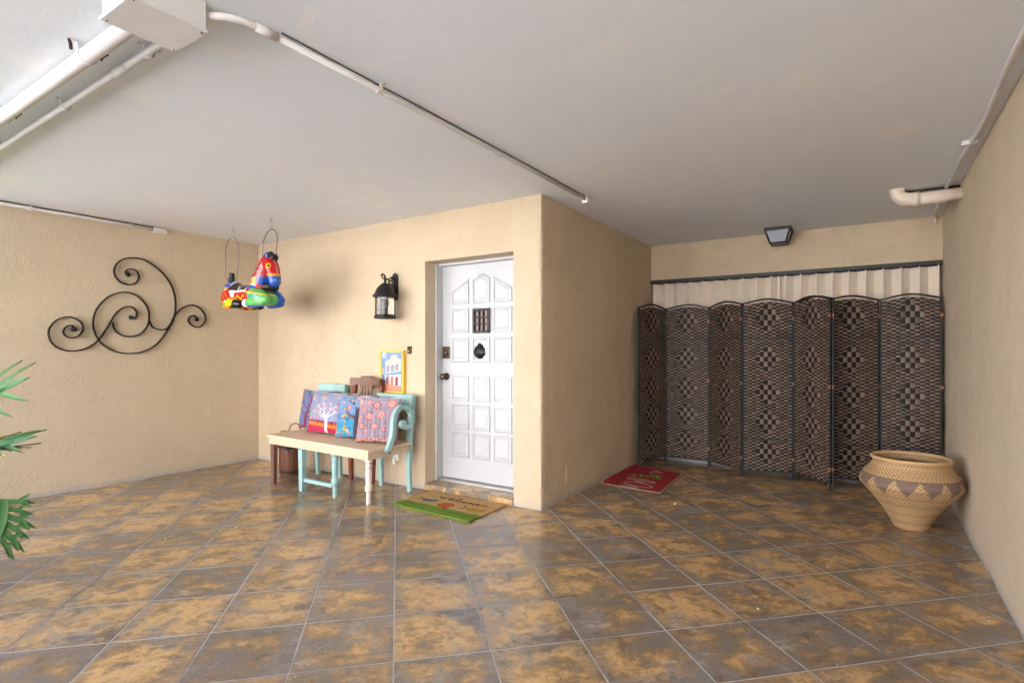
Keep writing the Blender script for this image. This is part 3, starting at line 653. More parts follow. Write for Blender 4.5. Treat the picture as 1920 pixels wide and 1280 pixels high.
part('scroll_end', MB().lathe([(.028, -.020), (.034, -.016), (.034, .016), (.028, .020)], tuple(e), 20, axis='X'), 'aqua_paint', armo)
part('arm_tab', MB().box((AX - .012, tb[1] - .07, tb[2] - .026), (AX + .012, tb[1] + .014, tb[2] + .026), .004), 'aqua_paint', armo)
for q in (b0, tb): part('bolt', MB().lathe([(.007, .0125), (.007, .0235), (.001, .024)], (AX, q[1], q[2]), 10, axis='X'), 'black_iron', armo)

pillow(-4.70, 3.52, sz(-4.72), .40, .16, .12, art_purple_tree, 'pillow with a crimson tree and green leaves, half hidden behind the white-tree one', .06, roll=.03)
pillow(-4.33, 3.575, sz(-4.36), .39, .10, .03, art_plain, 'plain grey-blue pillow peeping out behind the tree pillows', .04)
pillow(-3.90, 3.575, sz(-3.93), .39, .08, -.0, art_plain, 'plain grey-blue pillow peeping out behind the pink flower pillow', .035)
pillow(-4.40, 3.42, sz(-4.44), .40, .22, .22, art_white_tree, 'pillow with a white tree over an orange and red field', .065, roll=.03)
pillow(-3.99, 3.42, sz(-4.06), .395, .24, .20, art_dark_tree, 'blue pillow with a dark brown tree and bright leaves', .06, roll=-.02)
pillow(-3.63, 3.37, sz(-3.735), .405, .22, .30, art_flowers, 'lilac pillow covered in pink daisy flowers', .065)

# ------------------------------------------------------------------ wooden bucket under the bench
bc = (-4.985, 3.47); bk = thing('wooden_bucket', (*bc, 0), 'dark stained wooden bucket with black iron hoops under the bench', 'bucket')
NS = 16
for k in range(NS):
    a0, a1 = 2 * math.pi * (k + .03) / NS, 2 * math.pi * (k + .97) / NS; vs = []
    for z in (.0, .12, .24, .36):
        r = .108 + .020 * math.sin(math.pi * min(1, z / .30)) * .5 + .03 * z
        for rr in (r, r - .014):
            for a in (a0, (a0 + a1) / 2, a1): vs.append((bc[0] + rr * math.cos(a), bc[1] + rr * math.sin(a), z + .003))
    fs = []
    for i in range(3):
        o_ = i * 6
        for q in ((0, 1, 7, 6), (1, 2, 8, 7), (4, 3, 9, 10), (5, 4, 10, 11), (2, 5, 11, 8), (3, 0, 6, 9)): fs.append(tuple(o_ + x for x in q))
    fs += [(0, 3, 4, 1), (1, 4, 5, 2), (18, 19, 22, 21), (19, 20, 23, 22)]
    part('stave', MB().add(vs, fs), 'bucket_wood', bk)
part('bucket_bottom', MB().lathe([(.098, .012), (.098, .03)], (*bc, 0), 24), 'bucket_wood', bk)
for z, r in ((.05, .1185), (.30, .1282)): part('hoop', MB().sweep([(bc[0] + r * math.cos(a), bc[1] + r * math.sin(a), z) for a in np.linspace(0, 2 * math.pi, 40, False)], [(-.002, -.011), (.002, -.011), (.002, .011), (-.002, .011)], True), 'black_iron', bk)
la = -.9; lx, ly = bc[0] + .136 * math.cos(la), bc[1] + .136 * math.sin(la)
part('latch', MB().lathe([(.022, -.01), (.026, 0), (.018, .012), (.001, .016)], (lx, ly, .30), 14, axis='Y'), 'black_iron', bk)
hp = [onY(u, v, 3.645) for u, v in ((512, 845), (519, 818), (524, 811), (532, 807), (541, 808.5), (542.5, 804), (547, 796), (553, 793.5), (559, 795), (563, 802), (565, 815), (566, 845))]
part('bail_handle', MB().tube(catmull(hp, 5), .0055, 8, up=(0, 1, 0)), 'rusty_iron', bk)
fc = [(-4.83, 3.735, .006), (-4.75, 3.69, .006), (-4.66, 3.715, .006), (-4.55, 3.74, .006), (-4.40, 3.735, .006)]
tag(part('floor_cable', MB().tube(catmull(fc, 8), .0055, 8), 'rubber', origin=(-4.6, 3.72, 0)), 'thin black cable lying on the floor behind the bench legs', 'cable')

# ------------------------------------------------------------------ things on the door wall
pa, pb = onY(714, 657, YB - .03), onY(762, 735, YB - .03)
PX0, PX1, PZ0, PZ1 = pa[0], pa[0] + .31, pa[2] - .405, pa[2]
pc = thing('framed_painting', ((PX0 + PX1) / 2, YB - .02, PZ0), 'small painting of a pale arcaded building in a yellow frame', 'painting')
fw = .016; Y0_, Y1_ = YB - .042, YB - .004
for a, b in (((PX0, PZ0), (PX1, PZ0 + fw)), ((PX0, PZ1 - fw), (PX1, PZ1)), ((PX0, PZ0 + fw + .0003), (PX0 + fw, PZ1 - fw - .0003)), ((PX1 - fw, PZ0 + fw + .0003), (PX1, PZ1 - fw - .0003))): part('frame', MB().box((a[0], Y0_, a[1]), (b[0], Y1_, b[1]), .002), 'frame_yellow', pc)
def art_building():
    c = Cv_(84, 112, (128, 164, 214), .75).mottle(.10, 12)
    for i in range(40): c.disc(random.random() * .75, .62 + random.random() * .38, .04, random.choice([(150, 184, 226), (112, 146, 206), (186, 206, 232)]), .016, .4, .5)
    c.disc(.10, .92, .075, (222, 232, 242)); c.disc(.10, .92, .055, (150, 184, 226)); c.disc(.09, .93, .03, (222, 232, 242))
    c.poly([(.13, .18), (.70, .16), (.70, .82), (.58, .84), (.56, .93), (.34, .92), (.32, .82), (.13, .76)], (232, 208, 196))
    c.poly([(.34, .90), (.55, .91), (.55, .86), (.34, .85)], (238, 226, 222)); c.line([(.40, .885), (.46, .875), (.52, .885)], .012, (190, 60, 70))
    for i in range(50): c.disc(.14 + random.random() * .55, .2 + random.random() * .6, .03, random.choice([(240, 222, 214), (214, 190, 186), (190, 204, 222), (236, 196, 160)]), .012, 1.4, .5)
    for x, z in ((.24, .60), (.40, .62), (.56, .65)): c.rect(x - .05, z - .11, x + .05, z, (150, 164, 196)); c.disc(x, z, .05, (150, 164, 196)); c.line([(x - .05, z - .1), (x - .05, z), (x, z + .05), (x + .05, z)], .012, (96, 104, 130)); c.rect(x - .04, z - .11, x - .015, z - .04, (228, 150, 60))
    c.poly([(.11, .46), (.71, .55), (.71, .50), (.11, .42)], (154, 206, 224)); c.poly([(.11, .42), (.71, .50), (.71, .46), (.11, .39)], (96, 140, 190))
    for x in (.15, .30, .47, .63): c.rect(x - .025, .14, x + .025, .42, (226, 232, 238)); c.rect(x + .01, .14, x + .025, .42, (140, 170, 206))
    for x, k in ((.225, (232, 112, 44)), (.385, (230, 128, 84)), (.55, (206, 52, 46))): c.rect(x - .035, .15, x + .035, .34, k); c.disc(x, .34, .035, k); c.line([(x - .04, .15), (x - .04, .34), (x, .385), (x + .04, .34)], .014, (70, 84, 120))
    c.rect(.52, .15, .54, .32, (40, 70, 76)); c.poly([(0, 0), (.75, 0), (.75, .13), (0, .19)], (236, 148, 116)); c.poly([(0, .06), (.75, .02), (.75, 0), (0, 0)], (226, 120, 110))
    c.rect(0, .18, .08, .42, (70, 128, 186)); c.rect(.0, .42, .07, .60, (232, 176, 150)); return c
c = art_building(); m = MB(); w_, h_ = c.w, c.h
m.add([(PX0 + fw + .001 + (PX1 - PX0 - 2 * fw - .002) * i / (w_ - 1), YB - .034, PZ0 + fw + .001 + (PZ1 - PZ0 - 2 * fw - .002) * j / (h_ - 1)) for j in range(h_) for i in range(w_)],
      [(j * w_ + i, j * w_ + i + 1, (j + 1) * w_ + i + 1, (j + 1) * w_ + i) for j in range(h_ - 1) for i in range(w_ - 1)], c.cols())
m.box((PX0 + fw - .001, YB - .033, PZ0 + fw - .001), (PX1 - fw + .001, YB - .003, PZ1 - fw + .001), col=(.5, .45, .4))
part('canvas', m, 'canvas_paint', pc, colour=True)
q = onY(767, 656, YB - .02)
db = thing('doorbell', (q[0], YB, q[2] - .03), 'small dark bronze doorbell button box on the tan wall', 'doorbell')
part('case', MB().box((q[0] - .019, YB - .024, q[2] - .036), (q[0] + .019, YB + .002, q[2] + .036), .009), 'bronze', db)
part('face', MB().box((q[0] - .016, YB - .029, q[2] - .033), (q[0] + .014, YB - .0235, q[2] + .033), .004), 'black_paint', db)
part('button', MB().lathe([(.007, .028), (.007, .031), (.001, .032)], (q[0], YB, q[2] - .012), 14, axis='Y'), 'steel', db)
q = onY(743, 852, YB - .02)
ol = thing('wall_outlet', (q[0], YB, q[2]), 'white weatherproof outlet low on the wall behind the bench', 'outlet')
part('cover', MB().box((q[0] - .038, YB - .034, q[2] - .055), (q[0] + .038, YB + .002, q[2] + .055), .006), 'outlet_white', ol)
part('plug', MB().box((q[0] - .014, YB - .06, q[2] + .012), (q[0] + .014, YB - .0335, q[2] + .04), .004), 'black_paint', ol)
part('plug', MB().box((q[0] - .016, YB - .055, q[2] - .085), (q[0] + .012, YB - .0336, q[2] - .03), .004), 'outlet_white', ol)

# lantern on its bracket
lw = onY(742, 532, YB); LX, LZ = lw[0], lw[2]; LYc = YB - .165
lt = thing('wall_lantern', (LX, YB, LZ), 'black iron wall lantern with domed cap and clear glass beside the door', 'lantern')
oct_ = [(-.038, .085), (-.03, .115), (0, .14), (.03, .115), (.038, .085), (.038, -.085), (.022, -.125), (-.022, -.125), (-.038, -.085)]
part('back_plate', MB().extrude([(LX + a, LZ - .035 + b) for a, b in oct_], YB - .022, YB + .002, 'XZ', .005), 'black_iron', lt)
part('back_plate', MB().extrude([(LX + a * .6, LZ - .035 + b * .72) for a, b in oct_], YB - .04, YB - .0215, 'XZ', .005), 'black_iron', lt)
lc = np.array(onY(722, 555, LYc)); lx, ly = lc[0], LYc
az = LZ + .02
am = catmull([(LX, YB - .035, LZ - .05), (LX, YB - .08, LZ - .01), (LX + (lx - LX) * .6, YB - .115, az + .01), (lx, ly, az)], 8)
arm_ = part('arm', MB().tube(am, .009, 8), 'black_iron', lt)
def curl(c, r, d, ax):
    p = []
    for k in range(22): a = k / 21 * 2 * math.pi * 1.25; rr = r * (1 - .65 * k / 21); p.append((c[0] + ax[0] * d * rr * math.cos(a), c[1] + ax[1] * d * rr * math.cos(a), c[2] + rr * math.sin(a)))
    return p
vx = np.array([lx - LX, ly - YB]); vx /= np.linalg.norm(vx)
for cc, r, d in (((lx + vx[0] * .03, ly + vx[1] * .03, az + .025), .03, 1), ((LX + vx[0] * .075, YB + vx[1] * .075, az + .012), .026, -1), ((LX + vx[0] * .07, YB + vx[1] * .07, az - .055), .024, -1)): part('scroll', MB().tube(curl(cc, r, d, vx), .0055, 6), 'black_iron', arm_)
part('finial', MB().lathe([(.008, -.03), (.016, -.02), (.010, -.01), (.014, .01), (.006, .025), (.009, .035), (.001, .045)], (lx, ly, az), 14), 'black_iron', lt)
zr = az - .03
cap = part('cap', MB().lathe([(.112, -.135), (.116, -.128), (.112, -.115), (.098, -.105), (.090, -.085), (.078, -.055), (.055, -.025), (.028, -.005), (.012, 0)], (lx, ly, zr), 32), 'black_iron', lt)
part('glass', MB().lathe([(.083, -.300), (.083, -.130)], (lx, ly, zr), 36, capb=False, capt=False), 'lamp_glass', lt)
for k in range(4):
    a = math.pi / 4 + k * math.pi / 2 + .25; part('mullion', MB().box((lx + .087 * math.cos(a) - .005, ly + .087 * math.sin(a) - .005, zr - .303), (lx + .087 * math.cos(a) + .005, ly + .087 * math.sin(a) + .005, zr - .125), .002), 'black_iron', lt)
part('base_ring', MB().lathe([(.05, -.337), (.098, -.333), (.106, -.323), (.098, -.310), (.094, -.297), (.080, -.296)], (lx, ly, zr), 32), 'black_iron', lt)
part('bulb_socket', MB().lathe([(.020, -.30), (.020, -.24), (.014, -.232)], (lx, ly, zr), 14), 'mid_grey', lt)
part('bulb', MB().lathe([(.012, -.235), (.024, -.215), (.03, -.19), (.024, -.165), (.008, -.15)], (lx, ly, zr), 16), 'bulb', lt)

# ------------------------------------------------------------------ iron scroll on the left wall
def scr(L): return [onX(60 + a / 5.333, 460 + b / 5.333, XL + .032) for a, b in L]
c1 = [(425, 838), (412, 808), (380, 800), (340, 815), (312, 858), (335, 905), (400, 925), (470, 900), (510, 840), (495, 775), (430, 730), (345, 715), (250, 745), (185, 810), (165, 880), (190, 960), (260, 1025), (360, 1055), (450, 1052), (560, 1020), (660, 950), (740, 840), (800, 740), (840, 680), (900, 630), (960, 610), (1020, 630), (1050, 680), (1030, 728), (1000, 722)]
c2 = [(808, 765), (815, 815), (845, 865), (900, 900), (980, 912), (1070, 890), (1140, 830), (1170, 750), (1165, 650), (1130, 580), (1050, 505), (930, 467), (800, 495), (700, 570), (635, 660), (610, 770), (625, 860), (670, 950), (750, 1020), (850, 1065), (980, 1080), (1110, 1060), (1230, 1000), (1320, 900), (1380, 800), (1430, 700), (1490, 635), (1570, 598), (1640, 605), (1700, 650), (1735, 720), (1715, 785), (1660, 818), (1600, 800), (1565, 750), (1585, 708), (1625, 702), (1648, 735)]
c3 = [(960, 295), (937, 275), (950, 245), (1000, 236), (1055, 270), (1068, 325), (1035, 375), (965, 392), (890, 370), (835, 310), (822, 240), (860, 170), (930, 132), (1020, 125), (1130, 150), (1250, 225), (1350, 330), (1410, 440), (1435, 560), (1430, 680), (1390, 790), (1330, 838), (1260, 840), (1200, 810), (1176, 755)]
ws = thing('iron_wall_scroll', (XL, 2.45, 1.26), 'black wrought iron scroll of curled bars hung on the tan wall', 'wall decor')
for L in (c1, c2, c3): part('scroll_bar', MB().sweep(catmull(scr(L), 6), [(-.0055, -.012), (.0055, -.012), (.0055, .012), (-.0055, .012)], up=(1, 0, 0), smooth=False), 'black_iron', ws)
for a, b in ((418, 838), (990, 720), (1648, 742), (962, 292)):
    q = scr([(a, b)])[0]; part('scroll_tip', MB().lathe([(.018, -.011), (.021, -.006), (.021, .006), (.018, .011)], tuple(q), 14, axis='X'), 'black_iron', ws)
for a, b in ((250, 1020), (1380, 800)):
    q = scr([(a, b)])[0]; part('wall_hook', MB().box((XL - .002, q[1] - .006, q[2] - .006), (XL + .021, q[1] + .006, q[2] + .006)), 'black_iron', ws)

# ------------------------------------------------------------------ painted horse hung from the ceiling
HY = 3.06; hk1, hk2 = (-5.36, HY), (-4.709, HY)
horse = thing('hanging_horse', (-5.03, HY, 1.69), 'brightly painted kneeling horse figure hung on wires from the ceiling', 'figurine')
blobs = []   # (name, [(p, r), ...]) capsules chains in world coordinates
def P(x, y, z): return Vector((x, HY + y, z))
blobs.append(('body', [(P(-5.29, 0, 1.84), .115), (P(-5.16, 0, 1.82), .108), (P(-5.0, 0, 1.812), .110), (P(-4.88, 0, 1.83), .118)]))
blobs.append(('rump', [(P(-5.32, 0, 1.875), .105)]))
blobs.append(('neck', [(P(-4.87, 0, 1.90), .105), (P(-4.81, 0, 2.02), .088), (P(-4.755, 0, 2.11), .074)]))
blobs.append(('head', [(P(-4.735, 0, 2.115), .074), (P(-4.69, 0, 2.05), .070), (P(-4.655, 0, 1.985), .058)]))
blobs.append(('muzzle', [(P(-4.655, 0, 1.965), .060), (P(-4.645, 0, 1.925), .056)]))
for s_ in (-1, 1):
    blobs.append(('fore', [(P(-4.89, s_ * .065, 1.80), .085), (P(-4.77, s_ * .075, 1.785), .080), (P(-4.68, s_ * .07, 1.755), .052)]))
    blobs.append(('hoof_f', [(P(-4.70, s_ * .085, 1.735), .048), (P(-4.84, s_ * .105, 1.73), .046), (P(-4.93, s_ * .11, 1.73), .043)]))
    if s_ > 0: blobs.append(('fore', [(P(-4.86, 0, 1.79), .085), (P(-4.70, 0, 1.762), .062)]))
    blobs.append(('thigh', [(P(-5.28, s_ * .06, 1.80), .095), (P(-5.25, s_ * .095, 1.755), .070)]))
    blobs.append(('hind', [(P(-5.32, s_ * .085, 1.735), .048), (P(-5.22, s_ * .115, 1.735), .054), (P(-5.12, s_ * .115, 1.735), .050)]))
    blobs.append(('hoof_h', [(P(-5.09, s_ * .115, 1.73), .048), (P(-5.05, s_ * .11, 1.725), .042)]))
def sdf_cols(V):
    best = np.full(len(V), 9.0); who = np.zeros(len(V), int)
    for bi, (nm, ch) in enumerate(blobs):
        segs = list(zip(ch, ch[1:])) or [(ch[0], ch[0])]
        for (p, r), (q, s_) in segs:
            p_, q_ = np.array(p), np.array(q); d = q_ - p_; L = (d @ d) + 1e-9; t_ = np.clip(((V - p_) @ d) / L, 0, 1); di = np.linalg.norm(V - p_ - t_[:, None] * d, axis=1) - (r + (s_ - r) * t_)
            k = di < best; best[k] = di[k]; who[k] = bi
    return who
bmh = bmesh.new()
for nm, ch in blobs:
    for (p, r), (q, s_) in (list(zip(ch, ch[1:])) or [(ch[0], ch[0])]):
        n_ = max(2, int((q - p).length / .02))
        for k in range(n_ + 1):
            t_ = k / n_; bmesh.ops.create_icosphere(bmh, subdivisions=2, radius=r + (s_ - r) * t_, matrix=Matrix.Translation(p.lerp(q, t_)))
tmp = bpy.data.meshes.new('tmp'); bmh.to_mesh(tmp); bmh.free(); to = bpy.data.objects.new('tmp', tmp); COL.objects.link(to)
md = to.modifiers.new('r', 'REMESH'); md.mode = 'VOXEL'; md.voxel_size = .0075; ms = to.modifiers.new('s', 'SMOOTH'); ms.iterations = 5; ms.factor = .5
ev = to.evaluated_get(bpy.context.evaluated_depsgraph_get()); hm = ev.to_mesh()
hv = np.zeros(len(hm.vertices) * 3, np.float32); hm.vertices.foreach_get('co', hv); hv = hv.reshape(-1, 3).astype(float); hf = [tuple(p.vertices) for p in hm.polygons]
ev.to_mesh_clear(); bpy.data.objects.remove(to); bpy.data.meshes.remove(tmp)
who = sdf_cols(hv); hc = np.zeros((len(hv), 3)); X_, Y_, Z_ = hv[:, 0], hv[:, 1] - HY, hv[:, 2]
RED, GRN, BLU, YEL, BLK, WHT, ORG_ = [np.array(lin(*c)) for c in ((176, 24, 26), (92, 170, 92), (36, 82, 170), (236, 190, 20), (20, 18, 20), (226, 222, 216), (228, 150, 40))]
for i, (nm, ch) in enumerate(blobs):
    k = who == i
    hc[k] = {'body': RED, 'rump': WHT, 'neck': RED, 'head': RED, 'muzzle': BLU, 'fore': GRN, 'hoof_f': GRN, 'thigh': RED, 'hind': GRN, 'hoof_h': YEL}[nm]
nm_ = np.array([blobs[i][0] for i in who]); bodyk = (nm_ == 'body') | (nm_ == 'rump')
def paint(m, c): hc[m] = c
paint(bodyk & (Z_ > 1.855) & (X_ > -5.26) & (X_ < -4.93), BLK)                                   # saddle
paint(bodyk & (np.abs(Z_ - 1.853) < .010) & (X_ > -5.26) & (X_ < -4.93), WHT)
paint(bodyk & (X_ < -5.27) & (Z_ > 1.87), BLU); paint(bodyk & (X_ < -5.27) & (np.sin(X_ * 190) * np.sin(Z_ * 190) + np.sin(Y_ * 170) * .5 > .75) & (Z_ > 1.87), WHT); paint(bodyk & (X_ < -5.15) & (X_ > -5.36) & (Z_ > 1.80) & (Z_ <= 1.87) & (np.sin(X_ * 260 + Z_ * 60) > -.75), WHT)
paint(bodyk & (X_ < -5.26) & (X_ > -5.36) & (Z_ < 1.84), GRN); paint(bodyk & (X_ < -5.24) & (np.hypot(Z_ - 1.875, X_ + 5.32) < .03), YEL)
paint(bodyk & (np.hypot(X_ + 5.10, (Z_ - 1.90) * 1.2) < .05) & (np.abs(np.abs(X_ + 5.10) * 1.4 - (Z_ - 1.865)) < .009), WHT)
zz = 1.79 + .022 * np.abs(((X_ * 22) % 2) - 1) * 2 - .02; paint((nm_ == 'body') & (np.abs(Z_ - zz) < .0065) & (X_ > -5.12) & (X_ < -4.95), YEL)
bl = ((nm_ == 'body') | (nm_ == 'neck')) & (X_ > -4.98) & (X_ < -4.82) & (Z_ > 1.84) & (Z_ < 1.97); paint(bl, BLU); paint(bl & (Z_ > 1.895) & (((X_ * 9) % 1) < .85), ORG_); paint(bl & ((np.abs(Z_ - 1.845) < .008) | (np.abs(Z_ - 1.962) < .008) | (np.abs(X_ + 4.975) < .008)), np.array(lin(232, 226, 150)))
nk = (nm_ == 'neck') & (Z_ > 1.97); paint(nk & (((Z_ * 24 + np.abs(Y_) * 6) % 1) < .22), np.array(lin(70, 96, 104))); paint((nk | (nm_ == 'head')) & (np.abs(Y_) < .022) & ((X_ - (-4.87)) * .85 + (1.90 - Z_) * .5 < -.055), BLK)
paint((nm_ == 'neck') & (Z_ > 1.90) & (Z_ <= 1.975) & (X_ > -4.80), BLU)
hd = nm_ == 'head'
for s_ in (-1, 1): paint(hd & (np.linalg.norm(hv - np.array([-4.665, HY + s_ * .058, 2.07]), axis=1) < .025), YEL); paint(hd & (np.linalg.norm(hv - np.array([-4.660, HY + s_ * .060, 2.07]), axis=1) < .014), BLK)
paint(hd & (np.abs(Y_) < .010) & (X_ > -4.68), np.array(lin(206, 110, 120))); paint((hd | (nm_ == 'muzzle')) & (np.abs(Z_ - 1.985) < .011), ORG_)
paint((nm_ == 'muzzle') & (np.hypot(np.abs(Y_) - .028, Z_ - 1.935) < .011), np.array(lin(90, 150, 210)))
fo = (nm_ == 'fore') | (nm_ == 'hoof_f'); paint(fo & (Y_ > .03), BLU); paint(fo & (Z_ < 1.702), BLU); paint(fo & (np.abs(Y_ - .03) < .008) & (X_ > -4.8), np.array(lin(60, 130, 120))); paint((nm_ == 'hoof_f') & (X_ < -4.89), WHT); paint((nm_ == 'fore') & (X_ < -4.86), RED)
zz = 1.79 + .010 * np.sin(X_ * 110); paint((nm_ == 'fore') & (np.abs(Z_ - zz) < .007) & (X_ > -4.85) & (X_ < -4.70), np.array(lin(30, 110, 170)))
hi_ = nm_ == 'hind'; paint(hi_ & (X_ > -5.20), YEL); paint((nm_ == 'hoof_h') | (hi_ & (Z_ < 1.708) & (X_ > -5.20)), BLK); paint(hi_ & (Z_ < 1.715) & (X_ < -5.16), ORG_); paint(hi_ & (np.abs(Z_ - 1.755) < .006) & (X_ < -5.2), WHT)
paint(fo & (np.abs(Z_ - 1.815 + .15 * (X_ + 4.78)) < .005) & (Y_ < .02), YEL); paint(fo & (np.hypot(X_ + 4.80, Z_ - 1.83) < .012) & (Y_ < 0), np.array(lin(200, 120, 40)))
paint((nm_ == 'body') & (np.abs(Z_ - 1.765) < .006) & (np.sin(X_ * 160) > 0), np.array(lin(60, 70, 120))); paint((nm_ == 'thigh') & (np.sin(X_ * 150) * np.sin(Z_ * 150) > .6), ORG_)
m = MB(); m.add([tuple(p) for p in hv], hf, [tuple(c) for c in hc], True); part('body', m, 'glossy_paint', horse, colour=True)
part('tail', MB().tube(catmull([P(-5.37, 0, 1.95), P(-5.375, 0, 2.0), P(-5.365, 0, 2.06)], 5), .032, 14, scl=[1 - .02 * i for i in range(11)]), 'black_paint', horse)
for s_ in (-1, 1):
    m = MB(); m.lathe([(.012, 0), (.020, .015), (.018, .03), (.004, .055)], (0, 0, 0), 12); M = Matrix.Translation(P(-4.70, s_ * .045, 2.145)) @ Matrix.Rotation(-s_ * .25, 4, 'X'); m.v = [tuple(M @ Vector((p[0], p[1] * .6, p[2]))) for p in m.v]; part('ear', m, 'ear_blue' if 'ear_blue' in MATS else (simple('ear_blue', lin(64, 110, 190), .25) and 'ear_blue'), horse)
part('forelock', MB().lathe([(.005, -.045), (.040, -.02), (.048, .012), (.024, .036), (.002, .042)], tuple(P(-4.69, .012, 2.15)), 14), 'black_paint', horse)
part('mane', MB().tube(catmull([P(-4.945, 0, 1.97), P(-4.885, 0, 2.06), P(-4.825, 0, 2.135), P(-4.765, 0, 2.18), P(-4.70, 0, 2.185)], 5), .028, 12, up=(0, 1, 0)), 'black_paint', horse)
part('bow', MB().tube([P(-4.76, -.05, 1.885), P(-4.72, 0, 1.880), P(-4.71, .07, 1.880)], .034, 12, up=(0, 0, 1)), 'black_paint', horse)
def hanger(hx, attach, zt_):
    """screw eye, snap hook, then a wire loop that spreads to both sides of the figure"""
    eye = part('ceiling_eye', MB().tube([(hx, HY, H + .002), (hx, HY, H - .03)], .0055, 8, up=(1, 0, 0)).tube([(hx + .014 * math.cos(a), HY, H - .043 + .014 * math.sin(a)) for a in np.linspace(0, 2 * math.pi, 18, False)], .0055, 6, True, up=(0, 1, 0)), 'steel', horse)
    part('snap_hook', MB().tube([(hx + .010 * math.cos(a), HY + .004, H - .085 + .034 * math.sin(a)) for a in np.linspace(0, 2 * math.pi, 20, False)], .005, 6, True, up=(0, 1, 0)), 'steel', horse)
    a, b = (Vector(q) for q in attach); top = Vector((hx, HY, zt_)); lat = (b - a) / 2; mid = (a + b) / 2
    w = [mid - lat * .5 - Vector((0, 0, .015)), mid - lat * .9 + Vector((0, 0, .03))] + [top.lerp(mid, .35) - lat * 1.0, top.lerp(mid, .13) - lat * .72, top.lerp(mid, .03) - lat * .35, top, top.lerp(mid, .03) + lat * .35, top.lerp(mid, .13) + lat * .72, top.lerp(mid, .35) + lat * 1.0] + [mid + lat * .9 + Vector((0, 0, .03)), mid + lat * .5 - Vector((0, 0, .015))]
    part('hanging_wire', MB().tube(catmull(w, 6), .0048, 6, up=(1, 0, 0)), 'wire', horse)
hanger(hk1[0], (P(-5.39, -.06, 2.00), P(-5.36, .06, 2.02)), H - .112)
hanger(hk2[0], (P(-4.77, -.055, 2.06), P(-4.72, .06, 2.13)), H - .112)

# ------------------------------------------------------------------ ceiling conduit, pipes and box
jb = thing('junction_box', (-2.10, .91, H), 'white square junction box screwed under the ceiling', 'box')
JX0, JX1, JY0, JY1 = -2.222, -1.985, .795, 1.045; JZ = H - .10
part('case', MB().box((JX0 + .008, JY0 + .008, JZ + .0005), (JX1 - .008, JY1 - .003, H + .01), .003), 'pvc_white', jb)
part('lid', MB().box((JX0, JY0, JZ - .012), (JX1, JY1, JZ), .003), 'pvc_white', jb)
for x in (JX0 + .016, JX1 - .016):
    for y in (JY0 + .016, JY1 - .016): part('screw', MB().lathe([(.005, -.0145), (.005, -.011)], (x, y, JZ), 10), 'steel', jb)
def clamp(par, c, r, ax):
    """one bent strap: foot, half ring under the pipe, foot"""
    q = [(r + .028, H - c[2] - .004), (r + .006, H - c[2] - .004)] + [((r + .003) * math.cos(a), -(r + .003) * math.sin(a)) for a in np.linspace(-.15, math.pi + .15, 14)] + [(-r - .006, H - c[2] - .004), (-r - .028, H - c[2] - .004)]
    pts = [(c[0], c[1] + a, c[2] + b) if ax == 'X' else (c[0] + a, c[1], c[2] + b) for a, b in q]
    w = .010; sec = [(-.0015, -w), (.0015, -w), (.0015, w), (-.0015, w)]
    part('clamp', MB().sweep(pts, sec, up=(1, 0, 0) if ax == 'X' else (0, 1, 0), smooth=False), 'pvc_white', par)
dp = thing('ceiling_pipe', (-4, .945, H), 'thick white pipe strapped to the ceiling, running from the junction box', 'pipe')
part('pipe', MB().tube([(XL - .19, .920, H - .046), (-4.4, .920, H - .046), (-3, .920, H - .046), (JX0 + .009, .920, H - .046)], .031, 20), 'pvc_white', dp)
for x in (-2.68, -3.73, -5.0):
    clamp(dp, (x, .920, H - .046), .031, 'X')
    for s_ in (-1, 1): part('rusty_bolt', MB().tube([(x - .014, .920 + s_ * .050, H - .036), (x + .0, .920 + s_ * .056, H - .022), (x + .016, .920 + s_ * .066, H - .012)], .0065, 6, up=(0, 0, 1)), 'rusty_iron', dp)
cd = thing('ceiling_conduit', (-4, 1.012, H), 'thin white conduit beside the thick pipe at the junction box', 'conduit')
CY = 1.058
part('conduit', MB().tube([(XL - .19, CY + .02, H - .030), (-4, CY + .008, H - .030), (-2.8, CY, H - .030), (-2.36, CY - .006, H - .032), (JX0 + .009, CY - .034, H - .036)], .0155, 14), 'pvc_white', cd)
part('coupler', MB().tube([(-2.66, CY - .001, H - .0302), (-2.78, CY, H - .030)], .018, 14), 'pvc_white', cd)
for x in (-2.48, -3.36, -4.6): clamp(cd, (x, CY + .006, H - .031), .016, 'X')
c4 = thing('ceiling_conduit', (-1.94, 2.6, H), 'long white conduit curving from the junction box toward the wall corner', 'conduit')
cp = catmull([(-2.05, 1.020, H - .030), (-2.025, 1.06, H - .030), (-1.985, 1.095, H - .028), (-1.955, 1.15, H - .025), (-1.948, 1.22, H - .022)], 6)
part('bend', MB().tube(cp, .0145, 14), 'pvc_white', c4)
part('coupler', MB().tube([(-1.948, 1.20, H - .022), (-1.946, 1.29, H - .021)], .017, 14), 'pvc_white', c4)
part('conduit', MB().tube([(-1.946, 1.29, H - .021), (-1.938, 2.0, H - .019), (-1.930, 3.0, H - .019), (-1.930, 4.05, H - .019)], .0125, 12), 'pvc_white', c4)
for y in (1.812, 2.82, 3.93): clamp(c4, (-1.9345, y, H - .019), .0135, 'Y')
part('end_box', MB().box((-1.955, 4.04, H - .050), (-1.905, 4.12, H - .002), .004), 'pvc_white', c4)
part('wire', MB().tube([(-1.928, 1.3, H - .006), (-1.916, 2.6, H - .006), (-1.914, 4.12, H - .006)], .0035, 6), 'rusty_iron', c4)  # thin rod standing in for the conduit's shadow line and brown edge
c5 = thing('wall_conduit', (XL, 2, H - .05), 'white conduit ending in a small box along the top of the scroll wall', 'conduit')
ZC = H - .028
